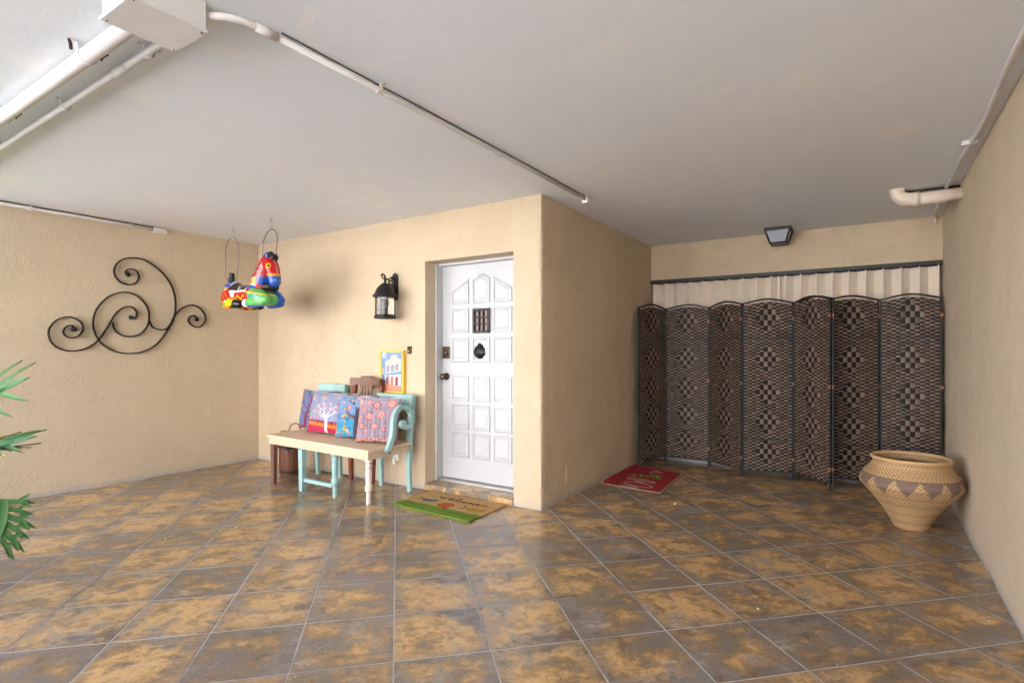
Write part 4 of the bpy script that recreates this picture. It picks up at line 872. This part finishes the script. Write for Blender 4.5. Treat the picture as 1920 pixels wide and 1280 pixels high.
part('conduit', MB().tube([(XL + .02, YLE - .0, ZC), (XL + .02, 2.2, ZC), (XL + .02, 2.64, ZC - .002)], .0135, 12), 'pvc_white', c5)
part('wire', MB().tube([(XL + .022, YLE, H - .009), (XL + .022, 2.0, H - .009), (XL + .022, 2.72, H - .010)], .0035, 6), 'rusty_iron', c5)
for y in (1.663, 2.43): part('clip', MB().box((XL + .0, y - .010, ZC - .019), (XL + .038, y + .010, ZC + .017), .004), 'pvc_white', c5)
part('end_box', MB().box((XL + .001, 2.63, ZC - .030), (XL + .045, 2.75, ZC + .018), .004), 'pvc_white', c5)
dr = thing('drain_pipe', (.4, 5.2, H - .09), 'cream plastic drain elbow between the ceiling and the right-hand stucco wall', 'pipe')
ep = catmull([(.195, 5.20, H + .01), (.195, 5.20, H - .02), (.21, 5.20, H - .055), (.245, 5.20, H - .082), (.30, 5.20, H - .09)], 6)
part('elbow', MB().tube(ep, .050, 20, up=(0, 1, 0)), 'pvc_cream', dr)
part('pipe', MB().tube([(.30, 5.20, H - .09), (XR + .006, 5.20, H - .09)], .046, 20), 'pvc_cream', dr)
part('collar', MB().tube([(.29, 5.20, H - .09), (.335, 5.20, H - .09)], .0525, 20), 'pvc_cream', dr)
part('old_pipe', MB().tube([(.22, 5.29, H - .014), (XR + .004, 5.29, H - .014)], .013, 10), 'rusty_iron', dr)
rc = thing('wall_cable', (.51, 4, H), 'grey-white cable clipped to the ceiling edge above the basket', 'cable')
cp = [(.535, YO + .1, H - .013)] + [(.512 + .012 * math.sin(y * 2.1) + .006 * math.sin(y * 5.3), y, H - .013) for y in np.linspace(1.0, 5.9, 26)] + [(.50, 6.15, H - .013), (.515, 6.34, H - .014), (.53, 6.402, H - .022), (.532, 6.41, H - .07)]
part('cable', MB().tube(cp, .013, 10), 'mid_grey' if False else 'pvc_white', rc)
for y in (2.4, 4.2, 5.75): part('clip', MB().box((.47, y - .008, H - .028), (.55, y + .008, H - .001), .003), 'pvc_white', rc)

# ------------------------------------------------------------------ ceiling light
lf = thing('ceiling_light', (-.765, 6.19, H), 'black framed ceiling light with frosted glass panes', 'ceiling light')
fx, fy = -.765, 6.20; ht, hb, hh = .112, .072, .125
part('canopy', MB().box((fx - ht - .01, fy - ht - .01, H - .028), (fx + ht + .01, fy + ht + .01, H + .002), .004), 'black_paint', lf)
def cor(s, k): d = [(-1, -1), (1, -1), (1, 1), (-1, 1)][k]; z = H - .028 - hh * s; w = ht + (hb - ht) * s; return Vector((fx + d[0] * w, fy + d[1] * w, z))
for k in range(4):
    part('corner_bar', MB().tube([cor(0, k), cor(1, k)], .009, 4, up=(0, 1, .1)), 'black_paint', lf); a, b = cor(1, k), cor(1, (k + 1) % 4); part('bottom_bar', MB().tube([a, b], .009, 4), 'black_paint', lf)
    q = [cor(.02, k), cor(.02, (k + 1) % 4), cor(.98, (k + 1) % 4), cor(.98, k)]; cc = sum(q, Vector()) / 4; ins = [p + (Vector((fx, fy, p.z)) - p) * .03 for p in q]; inn = [p + (Vector((fx, fy, p.z)) - p) * .06 for p in q]
    part('pane', MB().add(ins + inn, [(0, 1, 2, 3), (7, 6, 5, 4), (0, 4, 5, 1), (1, 5, 6, 2), (2, 6, 7, 3), (3, 7, 4, 0)]), 'frosted_glass', lf)
part('pane', MB().box((fx - hb + .006, fy - hb + .006, H - .028 - hh - .002), (fx + hb - .006, fy + hb - .006, H - .028 - hh + .002)), 'frosted_glass', lf)

# ------------------------------------------------------------------ accordion shutter in the back wall
sh = thing('accordion_shutter', (-.8, YK, 0), 'cream accordion storm shutter closed across the back opening', 'shutter')
part('header_track', MB().box((XP + .004, YK - .045, HZ - .040), (XR - .004, YK + .06, HZ - .001), .003), 'track_dark', sh)
part('floor_track', MB().box((XP + .004, YK - .05, .0005), (XR - .004, YK + .07, .028), .004), 'track_grey', sh)
PTC = .1418; xs = [-2.142 + PTC * k for k in range(20)]; yc = YK - .028; yv = YK + .065
sl = []
for k, x in enumerate(xs): sl.append((x, yc)); sl.append((min(x + PTC / 2, XR - .01), yv))
sl = [(XP + .006, yv)] + [q for q in sl if q[0] < XR - .006]
slat_cache = {}
for (a, ya), (b, yb2) in zip(sl, sl[1:]):
    d = Vector((b - a, yb2 - ya)); L = d.length; n_ = Vector((-d.y, d.x)).normalized() * .0035
    prof = [(a, ya, 0), (a + d.x * .25, ya + d.y * .25, .004), (a + d.x * .5, ya + d.y * .5, .006), (a + d.x * .75, ya + d.y * .75, .004), (b, yb2, 0)]
    vs = []; fs = []
    for x, y, o_ in prof:
        for z in (.062, HZ - .05):
            vs += [(x + n_.x * (1 + o_ / .0035 * 0), y + n_.y - o_ * .3, z), (x - n_.x, y - n_.y - o_ * .3, z)]
    for i in range(4): q = i * 4; fs += [(q, q + 4, q + 6, q + 2), (q + 1, q + 3, q + 7, q + 5), (q, q + 1, q + 5, q + 4), (q + 2, q + 6, q + 7, q + 3)]
    fs += [(0, 2, 3, 1), (16, 17, 19, 18)]
    part('slat', MB().add(vs, fs), 'shutter_cream', sh)
for x in xs:
    part('hinge_rod', MB().box((x - .0055, yc - .014, .030), (x + .0055, yc + .004, HZ - .022), .002), 'shutter_cream', sh)
part('meeting_stile', MB().box((-.80, yc - .02, .05), (-.775, yc + .01, HZ - .05), .003), 'shutter_cream', sh)

# ------------------------------------------------------------------ woven folding screens
PW, PH, RISE = .475, 1.757, .042
def arch(x): s_ = min(1, max(0, (x / PW))); return RISE * math.sin(math.pi * s_) ** 1.3
Z0, ROWH, NC = .080, .0165, 12
NRW = int((PH - .012 - Z0) / ROWH); CW = (PW - .028) / NC
def weave_mesh():
    m = MB(); rails_ = [.39, 1.40]
    done = set()
    def cell(c, r0, nr, over):
        x0 = .014 + c * CW; x1 = x0 + CW; z0 = Z0 + r0 * ROWH; z1 = z0 + nr * ROWH
        base = np.array(lin(114, 97, 85) if over else lin(16, 10, 7)) * random.uniform(.6, 1.3)
        for side in (-1, 1):
            vs = []
            for j in range(3):
                for i in range(3):
                    x = x0 + (x1 - x0) * i / 2; z = z0 + (z1 - z0) * j / 2
                    y = (.0055 if over else .0030) * (i == 1) + (.0018 if j == 1 else 0) if over else .0022 * (j == 1) + .0004 - .002 * (i != 1)
                    if not over and side > 0 or False: pass
                    zz = z + arch(x) * max(0, (z - 1.40) / (PH - 1.40))
                    vs.append((x, side * (y + .002), zz))
            fs = [(a, a + 1, a + 4, a + 3) for a in (0, 1, 3, 4)]
            if side > 0: fs = [f[::-1] for f in fs]
            m.add(vs, fs, tuple(base), True)
    motif = {}
    for start in (4, 22, 40, 60 - 4 + 4, 84):
        for br in range(5):
            hw = [1, 2, 3, 2, 1][br]
            for c in range(NC):
                if abs(c + .5 - NC / 2) < hw + .1:
                    r0 = start + br * 3
                    if r0 + 3 <= NRW: cell(c, r0, 3, (c + br) % 2 == 0); done.update((c, r0 + k) for k in range(3))
    for r in range(NRW):
        for c in range(NC):
            if (c, r) not in done: cell(c, r, 1, (c + r) % 2 == 0)
    return m
wm = weave_mesh().mesh('woven_mat', colour=True); wm.materials.append(MATS['weave'])
fmb = MB()
for x in (.009, PW - .009): fmb.box((x - .008, -.010, 0), (x + .008, .010, PH - .002), .003)
fmb.sweep([(x, 0, PH + arch(x) - .004) for x in np.linspace(.001, PW - .001, 18)], [(-.010, -.008), (.010, -.008), (.010, .008), (-.010, .008)], smooth=False)
fme = fmb.mesh('panel_frame'); fme.materials.append(MATS['black_paint'])
rme = MB().box((.0172, -.009, -.007), (PW - .0172, .009, .007), .002).mesh('cross_rail'); rme.materials.append(MATS['track_dark'])
hme = MB().box((-.014, -.0125, -.016), (.014, -.0102, .016), .001).box((-.003, -.016, -.017), (.003, -.0126, .017), .001).mesh('hinge'); hme.materials.append(MATS['copper_hinge'])
def child(nm, me, par, loc, kind=None):
    o = bpy.data.objects.new(nm, me); COL.objects.link(o); o.parent = par; o.location = loc
    if kind: o['kind'] = kind
    return o
def screen(loc, pts, label, hinges=True):
    th = thing('folding_screen', loc, label, 'room divider', 'woven folding screens')
    for i, (a, b) in enumerate(pts):
        d = Vector((b[0] - a[0], b[1] - a[1])); o = bpy.data.objects.new('panel_frame', fme); COL.objects.link(o); o.parent = th
        o.location = (a[0] - loc[0], a[1] - loc[1], 0); o.rotation_euler = (0, 0, math.atan2(d.y, d.x)); o.scale = ((d.length - .004) / PW, 1, 1)
        child('woven_mat', wm, o, (0, 0, 0), 'stuff')
        for z in (.072, .39, 1.40): child('cross_rail', rme, o, (0, 0, z))
        for z in (.20, .95, 1.60): child('hinge', hme, o, (PW - .002, 0, z))
    return th
q = [(-2.118, 5.80), (-1.945, 6.225), (-1.458, 6.222), (-1.062, 5.905), (-.610, 6.055), (-.278, 5.735)]
screen((-1.2, 6.0, 0), list(zip(q, q[1:])) + [((-.572, 6.098), (-.252, 5.752))], 'dark brown woven screen standing zigzag from the side wall past the red mat')
screen((.15, 6.1, 0), [((-.345, 5.975), (.096, 6.140)), ((.098, 6.142), (.560, 6.172))], 'shorter run of dark woven screen standing behind the tan basket')

# ------------------------------------------------------------------ basket
bc = np.array(fl(1710, 980)); bcx, bcy = .262, 4.90
prof = [(.098, 0), (.108, .02), (.135, .075), (.175, .14), (.222, .205), (.27, .262), (.305, .305), (.318, .330), (.312, .356), (.285, .395), (.255, .428), (.236, .452), (.230, .472), (.234, .486), (.244, .497), (.247, .506), (.240, .512), (.228, .505), (.222, .480), (.225, .455), (.262, .40), (.288, .35), (.285, .31), (.20, .20), (.12, .08), (.09, .02)]
pr = catmull([(r, z, 0) for r, z in prof], 5); NA = 260; 
# resample by length so every coil row has the same height
dd = [0]
for a, b in zip(pr, pr[1:]): dd.append(dd[-1] + float(np.linalg.norm(b - a)))
NRr = int(dd[-1] / .0055); ss = np.linspace(0, dd[-1], NRr); prr = np.interp(ss, dd, [p[0] for p in pr]); prz = np.interp(ss, dd, [p[1] for p in pr])
out_end = int(np.argmax(prz)); vs = []; cs = []
TAN, DRK, BRN = np.array(lin(210, 174, 128)), np.array(lin(120, 88, 54)), np.array(lin(128, 104, 94))
for i in range(NRr):
    i0, i1 = max(i - 1, 0), min(i + 1, NRr - 1); tn = np.array([prr[i1] - prr[i0], prz[i1] - prz[i0]]); tn /= np.linalg.norm(tn) + 1e-9; nr = np.array([tn[1], -tn[0]])
    for j in range(NA):
        a = 2 * math.pi * j / NA; st = math.sin(a * 65 + i * 1.35); ro = (i % 3 == 0); sm_ = .5 + .5 * st
        d = -.0022 if ro else .0012 + .0014 * st; r, z = prr[i] + nr[0] * d, prz[i] + nr[1] * d
        if i > out_end: sm_ *= .85
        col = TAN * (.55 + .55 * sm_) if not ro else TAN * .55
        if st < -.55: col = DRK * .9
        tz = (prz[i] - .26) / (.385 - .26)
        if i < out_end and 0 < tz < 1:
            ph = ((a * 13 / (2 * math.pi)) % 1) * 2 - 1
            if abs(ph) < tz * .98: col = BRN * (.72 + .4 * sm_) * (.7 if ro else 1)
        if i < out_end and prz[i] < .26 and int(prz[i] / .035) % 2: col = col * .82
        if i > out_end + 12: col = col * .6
        if abs(i - out_end) < 5: col = TAN * (.8 + .25 * sm_)
        vs.append((bcx + r * math.cos(a), bcy + r * math.sin(a), z)); cs.append(tuple(col))
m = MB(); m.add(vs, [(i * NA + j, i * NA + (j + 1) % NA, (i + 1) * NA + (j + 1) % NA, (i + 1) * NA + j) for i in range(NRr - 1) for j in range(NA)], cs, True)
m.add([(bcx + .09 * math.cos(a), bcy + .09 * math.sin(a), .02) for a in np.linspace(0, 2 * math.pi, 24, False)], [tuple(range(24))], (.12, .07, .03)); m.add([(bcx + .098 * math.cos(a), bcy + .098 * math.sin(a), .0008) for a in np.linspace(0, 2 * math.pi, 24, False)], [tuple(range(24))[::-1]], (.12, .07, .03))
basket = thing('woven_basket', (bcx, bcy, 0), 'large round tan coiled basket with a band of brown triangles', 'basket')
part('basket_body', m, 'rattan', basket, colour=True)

# ------------------------------------------------------------------ mats
def flat_mat(name, c, corners, thick, mat, label, lift=None, fuzz=0.0, sag=None):
    """corners: front-left, front-right, back-right, back-left on the floor"""
    P4 = [np.array(p[:2]) for p in corners]; w, h = c.w, c.h; m = MB(); vs = []
    for j in range(h):
        for i in range(w):
            a, b = i / (w - 1), j / (h - 1); p = P4[0] * (1 - a) * (1 - b) + P4[1] * a * (1 - b) + P4[2] * a * b + P4[3] * (1 - a) * b
            z = thick + (lift(a, b) if lift else 0) + (random.uniform(-fuzz, fuzz) if fuzz else 0)
            vs.append((p[0], p[1], z))
    m.add(vs, [(j * w + i, j * w + i + 1, (j + 1) * w + i + 1, (j + 1) * w + i) for j in range(h - 1) for i in range(w - 1)], c.cols(), True)
    per = list(range(w)) + [j * w + w - 1 for j in range(1, h)] + [(h - 1) * w + i for i in range(w - 2, -1, -1)] + [j * w for j in range(h - 2, 0, -1)]
    low = [(vs[k][0], vs[k][1], .0012 + max(0, vs[k][2] - thick - fuzz)) for k in per]; n_ = len(m.v); m.v += low; edge = c.cols(); m.c += [tuple(np.array(edge[k]) * .6) for k in per]
    for k in range(len(per)): k2 = (k + 1) % len(per); m.f.append((per[k2], per[k], n_ + k, n_ + k2)); m.sm.append(False)
    o = part(name, m, mat, colour=True, origin=(sum(p[0] for p in P4) / 4, sum(p[1] for p in P4) / 4, 0)); return tag(o, label, 'mat')
def welcome():
    c = Cv_(240, 146, (226, 184, 122)).mottle(.06, 30); A = c.asp
    def T(pts, dx=0, dy=0): return [(x * A + dx, y + dy) for x, y in pts]
    c.rect(0, 0, A, .30, (128, 164, 48)); c.a[:int(.33 * c.h)] *= rng.uniform(.75, 1.25, (int(.33 * c.h), c.w, 1)); c.line([(0, .20), (A, .175)], .016, (74, 84, 30))
    BK = (78, 44, 34)
    def bird(x, y, s_, k, fl_):
        body = [(x + fl_ * s_ * a, y + s_ * b) for a, b in ((-.5, .10), (-.25, -.08), (.0, -.22), (.3, -.20), (.55, .02), (.62, .22), (.42, .26), (.2, .16), (-.1, .12))]
        c.poly(body, k); c.line(body + body[:1], .014, BK); c.line([(x - fl_ * s_ * .5, y + s_ * .1), (x - fl_ * s_ * .75, y + s_ * .3)], .02, BK); c.line([(x - fl_ * s_ * .45, y + s_ * .02), (x - fl_ * s_ * .72, y - s_ * .12)], .02, BK); c.line([(x - fl_ * s_ * .2, y + .03 * s_), (x + fl_ * s_ * .25, y + s_ * .02)], .014, tuple(int(v_ * .6) for v_ in k)); c.line([(x, y - s_ * .22), (x - .01, y - s_ * .42)], .011, BK)
    bird(.22 * A, .50, .31, (96, 142, 170), 1); c.disc(.50 * A, .43, .15, (222, 120, 30), .12, .5); c.poly([(.50 * A, .30), (.60 * A, .35), (.56 * A, .22)], (206, 84, 40)); c.line([(.44 * A, .35), (.425 * A, .44), (.47 * A, .53), (.53 * A, .55), (.585 * A, .48), (.59 * A, .40), (.555 * A, .22)], .014, BK); c.line([(.51 * A, .48), (.50 * A, .40), (.53 * A, .34)], .028, (176, 40, 44))
    bird(.82 * A, .47, .31, (226, 172, 20), 1); c.line([(.66 * A, .56), (.75 * A, .46)], .02, (222, 176, 40))
    L = .028; sc_ = .88
    W_ = [[(.27, .86), (.285, .79), (.30, .78), (.315, .83), (.33, .78), (.345, .79), (.355, .87)], [(.40, .80), (.43, .83), (.44, .87), (.42, .88), (.40, .83), (.41, .78), (.45, .79)], [(.475, .74), (.50, .90), (.51, .94), (.495, .94), (.49, .82), (.50, .77), (.52, .79)], [(.565, .83), (.545, .84), (.535, .80), (.55, .77), (.575, .79)], [(.605, .83), (.59, .80), (.60, .77), (.625, .78), (.63, .82), (.61, .84)], [(.65, .77), (.66, .83), (.675, .83), (.68, .78), (.695, .83), (.71, .82), (.715, .78), (.73, .78)], [(.745, .80), (.77, .82), (.775, .85), (.755, .85), (.745, .80), (.76, .77), (.785, .79)]]
    for s_ in W_: c.line(T([(x, .5 + (y - .68)) for x, y in s_], .0, .10), L, (66, 40, 30))
    c.disc(.85 * A, .72, .10, (150, 102, 56), .04, -.1, .7); return c
mc = [fl(738, 946), fl(878, 981), fl(942, 946.5), fl(799, 920)]
mc = [(-3.300, 3.245), (-2.478, 3.215), (-2.492, 3.735), (-3.330, 3.742)]
flat_mat('door_mat', welcome(), mc, .014, 'coir', 'tan coir mat reading Welcome with three birds and green strip', fuzz=.0016)
def redmat():
    c = Cv_(230, 150, (178, 22, 40)).mottle(.05, 10); A = c.asp
    WHT_ = (226, 200, 186)
    S = [[(.20, .62), (.26, .30), (.29, .27), (.31, .36), (.34, .58), (.36, .36), (.39, .30), (.44, .42), (.47, .66), (.46, .80), (.43, .78), (.42, .52), (.46, .30), (.52, .32)], [(.52, .32), (.57, .52), (.60, .78), (.575, .84), (.56, .70), (.57, .42), (.62, .30), (.66, .40)], [(.70, .56), (.66, .52), (.655, .38), (.70, .32), (.76, .40)]]
    return c, A, WHT_, S
c, A, WHT_, S = redmat()
# lettering runs along the mat; measured in the mat's own frame (x along its long side)
c.rect(0, 0, A, .018, (222, 196, 178)); c.rect(0, .982, A, 1, (222, 196, 178)); c.rect(0, 0, .018, 1, (222, 196, 178)); c.rect(A - .018, 0, A, 1, (222, 196, 178))
quadm = [(-2.150, 4.845), (-1.549, 4.797), (-1.604, 5.716), (-2.158, 5.80)]
# find mat coordinates of photo pixels so the print lies where the photograph shows it
def mat_uv(u, v):
    p = np.array(fl(u, v, .008)[:2]); a, b = .5, .5; Q = [np.array(x) for x in quadm]
    for _ in range(12):
        f_ = Q[0] * (1 - a) * (1 - b) + Q[1] * a * (1 - b) + Q[2] * a * b + Q[3] * (1 - a) * b - p
        da = (Q[1] - Q[0]) * (1 - b) + (Q[2] - Q[3]) * b; db_ = (Q[3] - Q[0]) * (1 - a) + (Q[2] - Q[1]) * a; J = np.array([da, db_]).T; s_ = np.linalg.solve(J, -f_); a += s_[0]; b += s_[1]
    return a, b
c = Cv_(130, 200, (178, 22, 40), 1.0).mottle(.05, 10)
bw = .022
c.rect(0, 0, 1, bw * .65, (222, 196, 178)); c.rect(0, 1 - bw * .65, 1, 1, (222, 196, 178)); c.rect(0, 0, bw, 1, (222, 196, 178)); c.rect(1 - bw, 0, 1, 1, (222, 196, 178))
def MP(L): return [mat_uv(1110 + a / 10.105, 860 + b / 10.1) for a, b in L]
for L in ([(530, 498), (640, 515), (790, 550), (845, 548), (835, 530), (720, 495), (615, 470)], [(615, 470), (760, 500), (900, 530), (1060, 548), (1130, 545), (1110, 515), (1000, 480), (850, 455), (700, 440), (610, 440)], [(820, 430), (900, 440), (975, 460), (880, 420), (760, 390), (680, 370), (690, 355), (780, 362), (900, 400), (1040, 440), (1150, 460), (1195, 458), (1170, 440)], [(1170, 440), (1060, 410), (930, 378)]): c.line([tuple(p) for p in catmull([(*q, 0) for q in MP(L)], 4) for p in [p[:2]]], .026, (226, 202, 186))
for k in range(46):
    t_ = k / 45; a0 = np.array([790, 300]) * (1 - t_) + np.array([1310, 350]) * t_; sg = -1 if k % 2 else 1; L = [(a0[0], a0[1]), (a0[0] - 45 + 30 * t_, a0[1] + sg * random.uniform(14, 34) * (.5 + t_))]
    c.line([tuple(p) for p in MP(L)], .022, random.choice([(120, 150, 50), (150, 176, 70), (70, 110, 40), (196, 190, 80), (30, 50, 50)]))
for k in range(16): x, y = MP([(random.uniform(780, 1330), random.uniform(290, 385))])[0]; c.disc(x, y, .016, random.choice([(20, 40, 60), (226, 200, 60), (120, 160, 60), (40, 90, 90)]), .011)
c.line([tuple(p) for p in MP([(700, 288), (790, 298)])], .014, (190, 150, 80))
for L in ([(1105, 285), (1120, 245), (1190, 232), (1250, 262), (1330, 278), (1290, 255), (1220, 232)], [(1130, 275), (1200, 262), (1265, 270)], [(1150, 255), (1210, 248)]): c.line([tuple(p) for p in MP(L)], .02, (226, 170, 170))
def curl_lift(a, b): return .035 * max(0, (.12 - a) / .12) ** 1.5 * (.35 + .65 * math.sin(math.pi * b)) + .004 * math.sin(b * 9) * (1 - a) + .010 * max(0, b - .85) / .15 * max(0, 1 - a * 2) + .0045
flat_mat('door_mat', c, quadm, .006, 'rubber_mat', 'red mat with white script and a pine sprig lying against the side wall', lift=curl_lift)

# ------------------------------------------------------------------ potted plant reaching in from the left
pb_ = np.array([-3.95, .50, 0]); pl = thing('potted_plant', tuple(pb_), 'split-leaf philodendron with glossy green lobed leaves', 'plant')
part('pot', MB().lathe([(.15, 0), (.17, .02), (.21, .30), (.225, .31), (.225, .36), (.20, .36), (.19, .30)], tuple(pb_), 28, capt=False), 'terracotta', pl)
part('soil', MB().lathe([(.188, .30), (.188, .305)], tuple(pb_), 24), 'soil', pl)
def leaf(base, tip, face, side=True, nl=7, wid=.14, slim=1.0):
    """lobed leaf from base to tip, its upper side towards `face`"""
    B, T = Vector(base), Vector(tip); ax = (T - B); L = ax.length; ax.normalize(); fn = Vector(face); fn = (fn - ax * fn.dot(ax)).normalized(); sd_ = ax.cross(fn).normalized()
    m = MB(); c0, c1 = np.array(lin(52, 92, 44)), np.array(lin(80, 118, 68)); cy_ = np.array(lin(170, 140, 40))
    def strip(pts, ws, cc, tipy=False):
        vs = []; cs = []; n = len(pts)
        for i, p in enumerate(pts):
            t_ = (pts[min(i + 1, n - 1)] - pts[max(i - 1, 0)]).normalized(); s_ = t_.cross(fn).normalized(); w = ws[i]
            for th in (0, 1):
                vs += [p - s_ * w + fn * .004 - fn * .0014 * th, p - fn * .0014 * th, p + s_ * w + fn * .004 - fn * .0014 * th]
                k = cc if not (tipy and i >= n - 2) else cy_
                cs += [tuple(k), tuple(k * 1.25), tuple(k * .95)]
        fs = []
        for i in range(n - 1):
            o_ = i * 6; fs += [(o_, o_ + 1, o_ + 7, o_ + 6), (o_ + 1, o_ + 2, o_ + 8, o_ + 7), (o_ + 4, o_ + 3, o_ + 9, o_ + 10), (o_ + 5, o_ + 4, o_ + 10, o_ + 11)]
        m.add(vs, fs, cs, True)
    mid = [B + ax * (L * k / 8) + fn * (.05 * L * math.sin(math.pi * k / 8)) for k in range(9)]
    strip(mid, [L * (.03 + .075 * math.sin(math.pi * min(1, k / 8 * .9 + .12))) for k in range(9)], c0 * .6 + c1 * .4)
    for k in range(nl):
        f_ = (k + .2) / nl; o_ = B + ax * (L * f_)
        ll = wid * (.72 + .55 * math.sin(math.pi * (f_ * .75 + .12))) * random.uniform(.9, 1.1); ang = R_(96 - 70 * f_)
        for s_ in (-1, 1):
            d = ax * math.cos(ang) + sd_ * s_ * math.sin(ang); cc = c0 * random.uniform(.55, .95) + c1 * .3; dr = random.uniform(.05, .22)
            pt = lambda q: o_ + d * (ll * q) + ax * (.20 * ll * q * q) - fn * (dr * ll * q * q)
            strip([pt(q) for q in np.linspace(0, 1, 7)], [w_ * ll * slim for w_ in (.17, .15, .125, .115, .10, .065, .004)], cc, random.random() < .14)
            if side and ll > wid * .85:
                for q0, sg in ((.42, -1), (.55, 1)):      # side lobes of the larger fingers
                    p0 = pt(q0); sdv = (ax * sg * .75 + d * .8).normalized(); l2 = ll * random.uniform(.34, .46)
                    strip([p0 + sdv * (l2 * q) - fn * (.1 * l2 * q * q) for q in np.linspace(0, 1, 5)], [w_ * l2 for w_ in (.22, .19, .16, .10, .004)], cc * random.uniform(.9, 1.1))
    strip([B + ax * (L * .90), B + ax * (L * 1.06), B + ax * (L * 1.2), B + ax * (L * 1.32)], [L * .06, L * .055, L * .035, .001], c0 * .8 + c1 * .2)
    return m
toC = lambda p: (Cv - np.array(p))
leaves = [(atd(-125, 776, 2.45), atd(12, 724, 2.42), (.85, -.25, .55), 5, .145), (atd(-125, 868, 2.5), atd(22, 830, 2.46), (.6, -.2, .85), 8, .125), (atd(10, 938, 2.35), atd(-4, 1012, 2.33), None, 6, .10), (atd(-160, 860, 2.6), atd(20, 838, 2.62), (.05, .08, 1), 7, .10), (atd(-330, 560, 2.6), atd(-190, 540, 2.5), (.2, -.2, 1), 6, .15), (atd(-420, 700, 2.4), atd(-300, 790, 2.2), (.2, -.4, .8), 6, .15)]
crown = pb_ + np.array([0, 0, .42])
part('stem', MB().tube(catmull([pb_ + np.array([0, 0, .30]), pb_ + np.array([.01, .01, .37]), crown], 4), .030, 10, up=(1, 0, 0)), 'leaf_stem' if 'leaf_stem' in MATS else (simple('leaf_stem', lin(120, 150, 84), .45) and 'leaf_stem'), pl)
for b_, t_, fc_, nl, wd in leaves:
    fc_ = toC(b_) if fc_ is None else fc_
    lo = part('leaf', leaf(b_, t_, fc_, nl == 6 and wd < .12, nl, wd, .52 if wd > .12 else .7), 'leaf_green', pl, colour=True)
    a_ = crown + np.array([random.uniform(-.02, .02), random.uniform(-.02, .02), 0]); mid_ = (a_ + np.array(b_)) / 2 + np.array([0, 0, .10])
    part('petiole', MB().tube(catmull([a_, mid_, np.array(b_)], 8), .007, 8, up=(.3, 1, 0)), 'leaf_stem', lo)

# ------------------------------------------------------------------ specks of debris on the floor
spk = [(1265, 945, .012), (1358, 900, .006), (1394, 896, .006), (1311, 916, .005), (1228, 880, .005), (1425, 999, .007), (1443, 866, .004), (1462, 880, .004), (1552, 1063, .005), (1726, 1056, .005), (1612, 1066, .004), (1421, 1142, .008), (1854, 1164, .005), (443, 989, .006), (310, 1010, .005), (240, 951, .005), (1436, 897, .004), (1785, 1026, .004)]
for i, (u, v, r) in enumerate(spk):
    p = fl(u, v); m = MB(); b_ = bmesh.new(); bmesh.ops.create_icosphere(b_, subdivisions=1, radius=r)
    for w_ in b_.verts: w_.co = Vector((w_.co.x * random.uniform(.7, 1.3), w_.co.y * random.uniform(.7, 1.3), w_.co.z * .6 * random.uniform(.8, 1.1))) + Vector((p[0], p[1], r * .55))
    m.frombm(b_); o = part('paper_scrap', m, 'debris', origin=tuple(p))
    if i == 0: tag(o, 'white crumb on the tiles in front of the red mat', 'debris', 'crumbs on the floor')
    else: tag(o, 'tiny pale crumb lying on the floor tiles', 'debris', 'crumbs on the floor')
print('tiles', ntile, 'objects', len(bpy.data.objects))
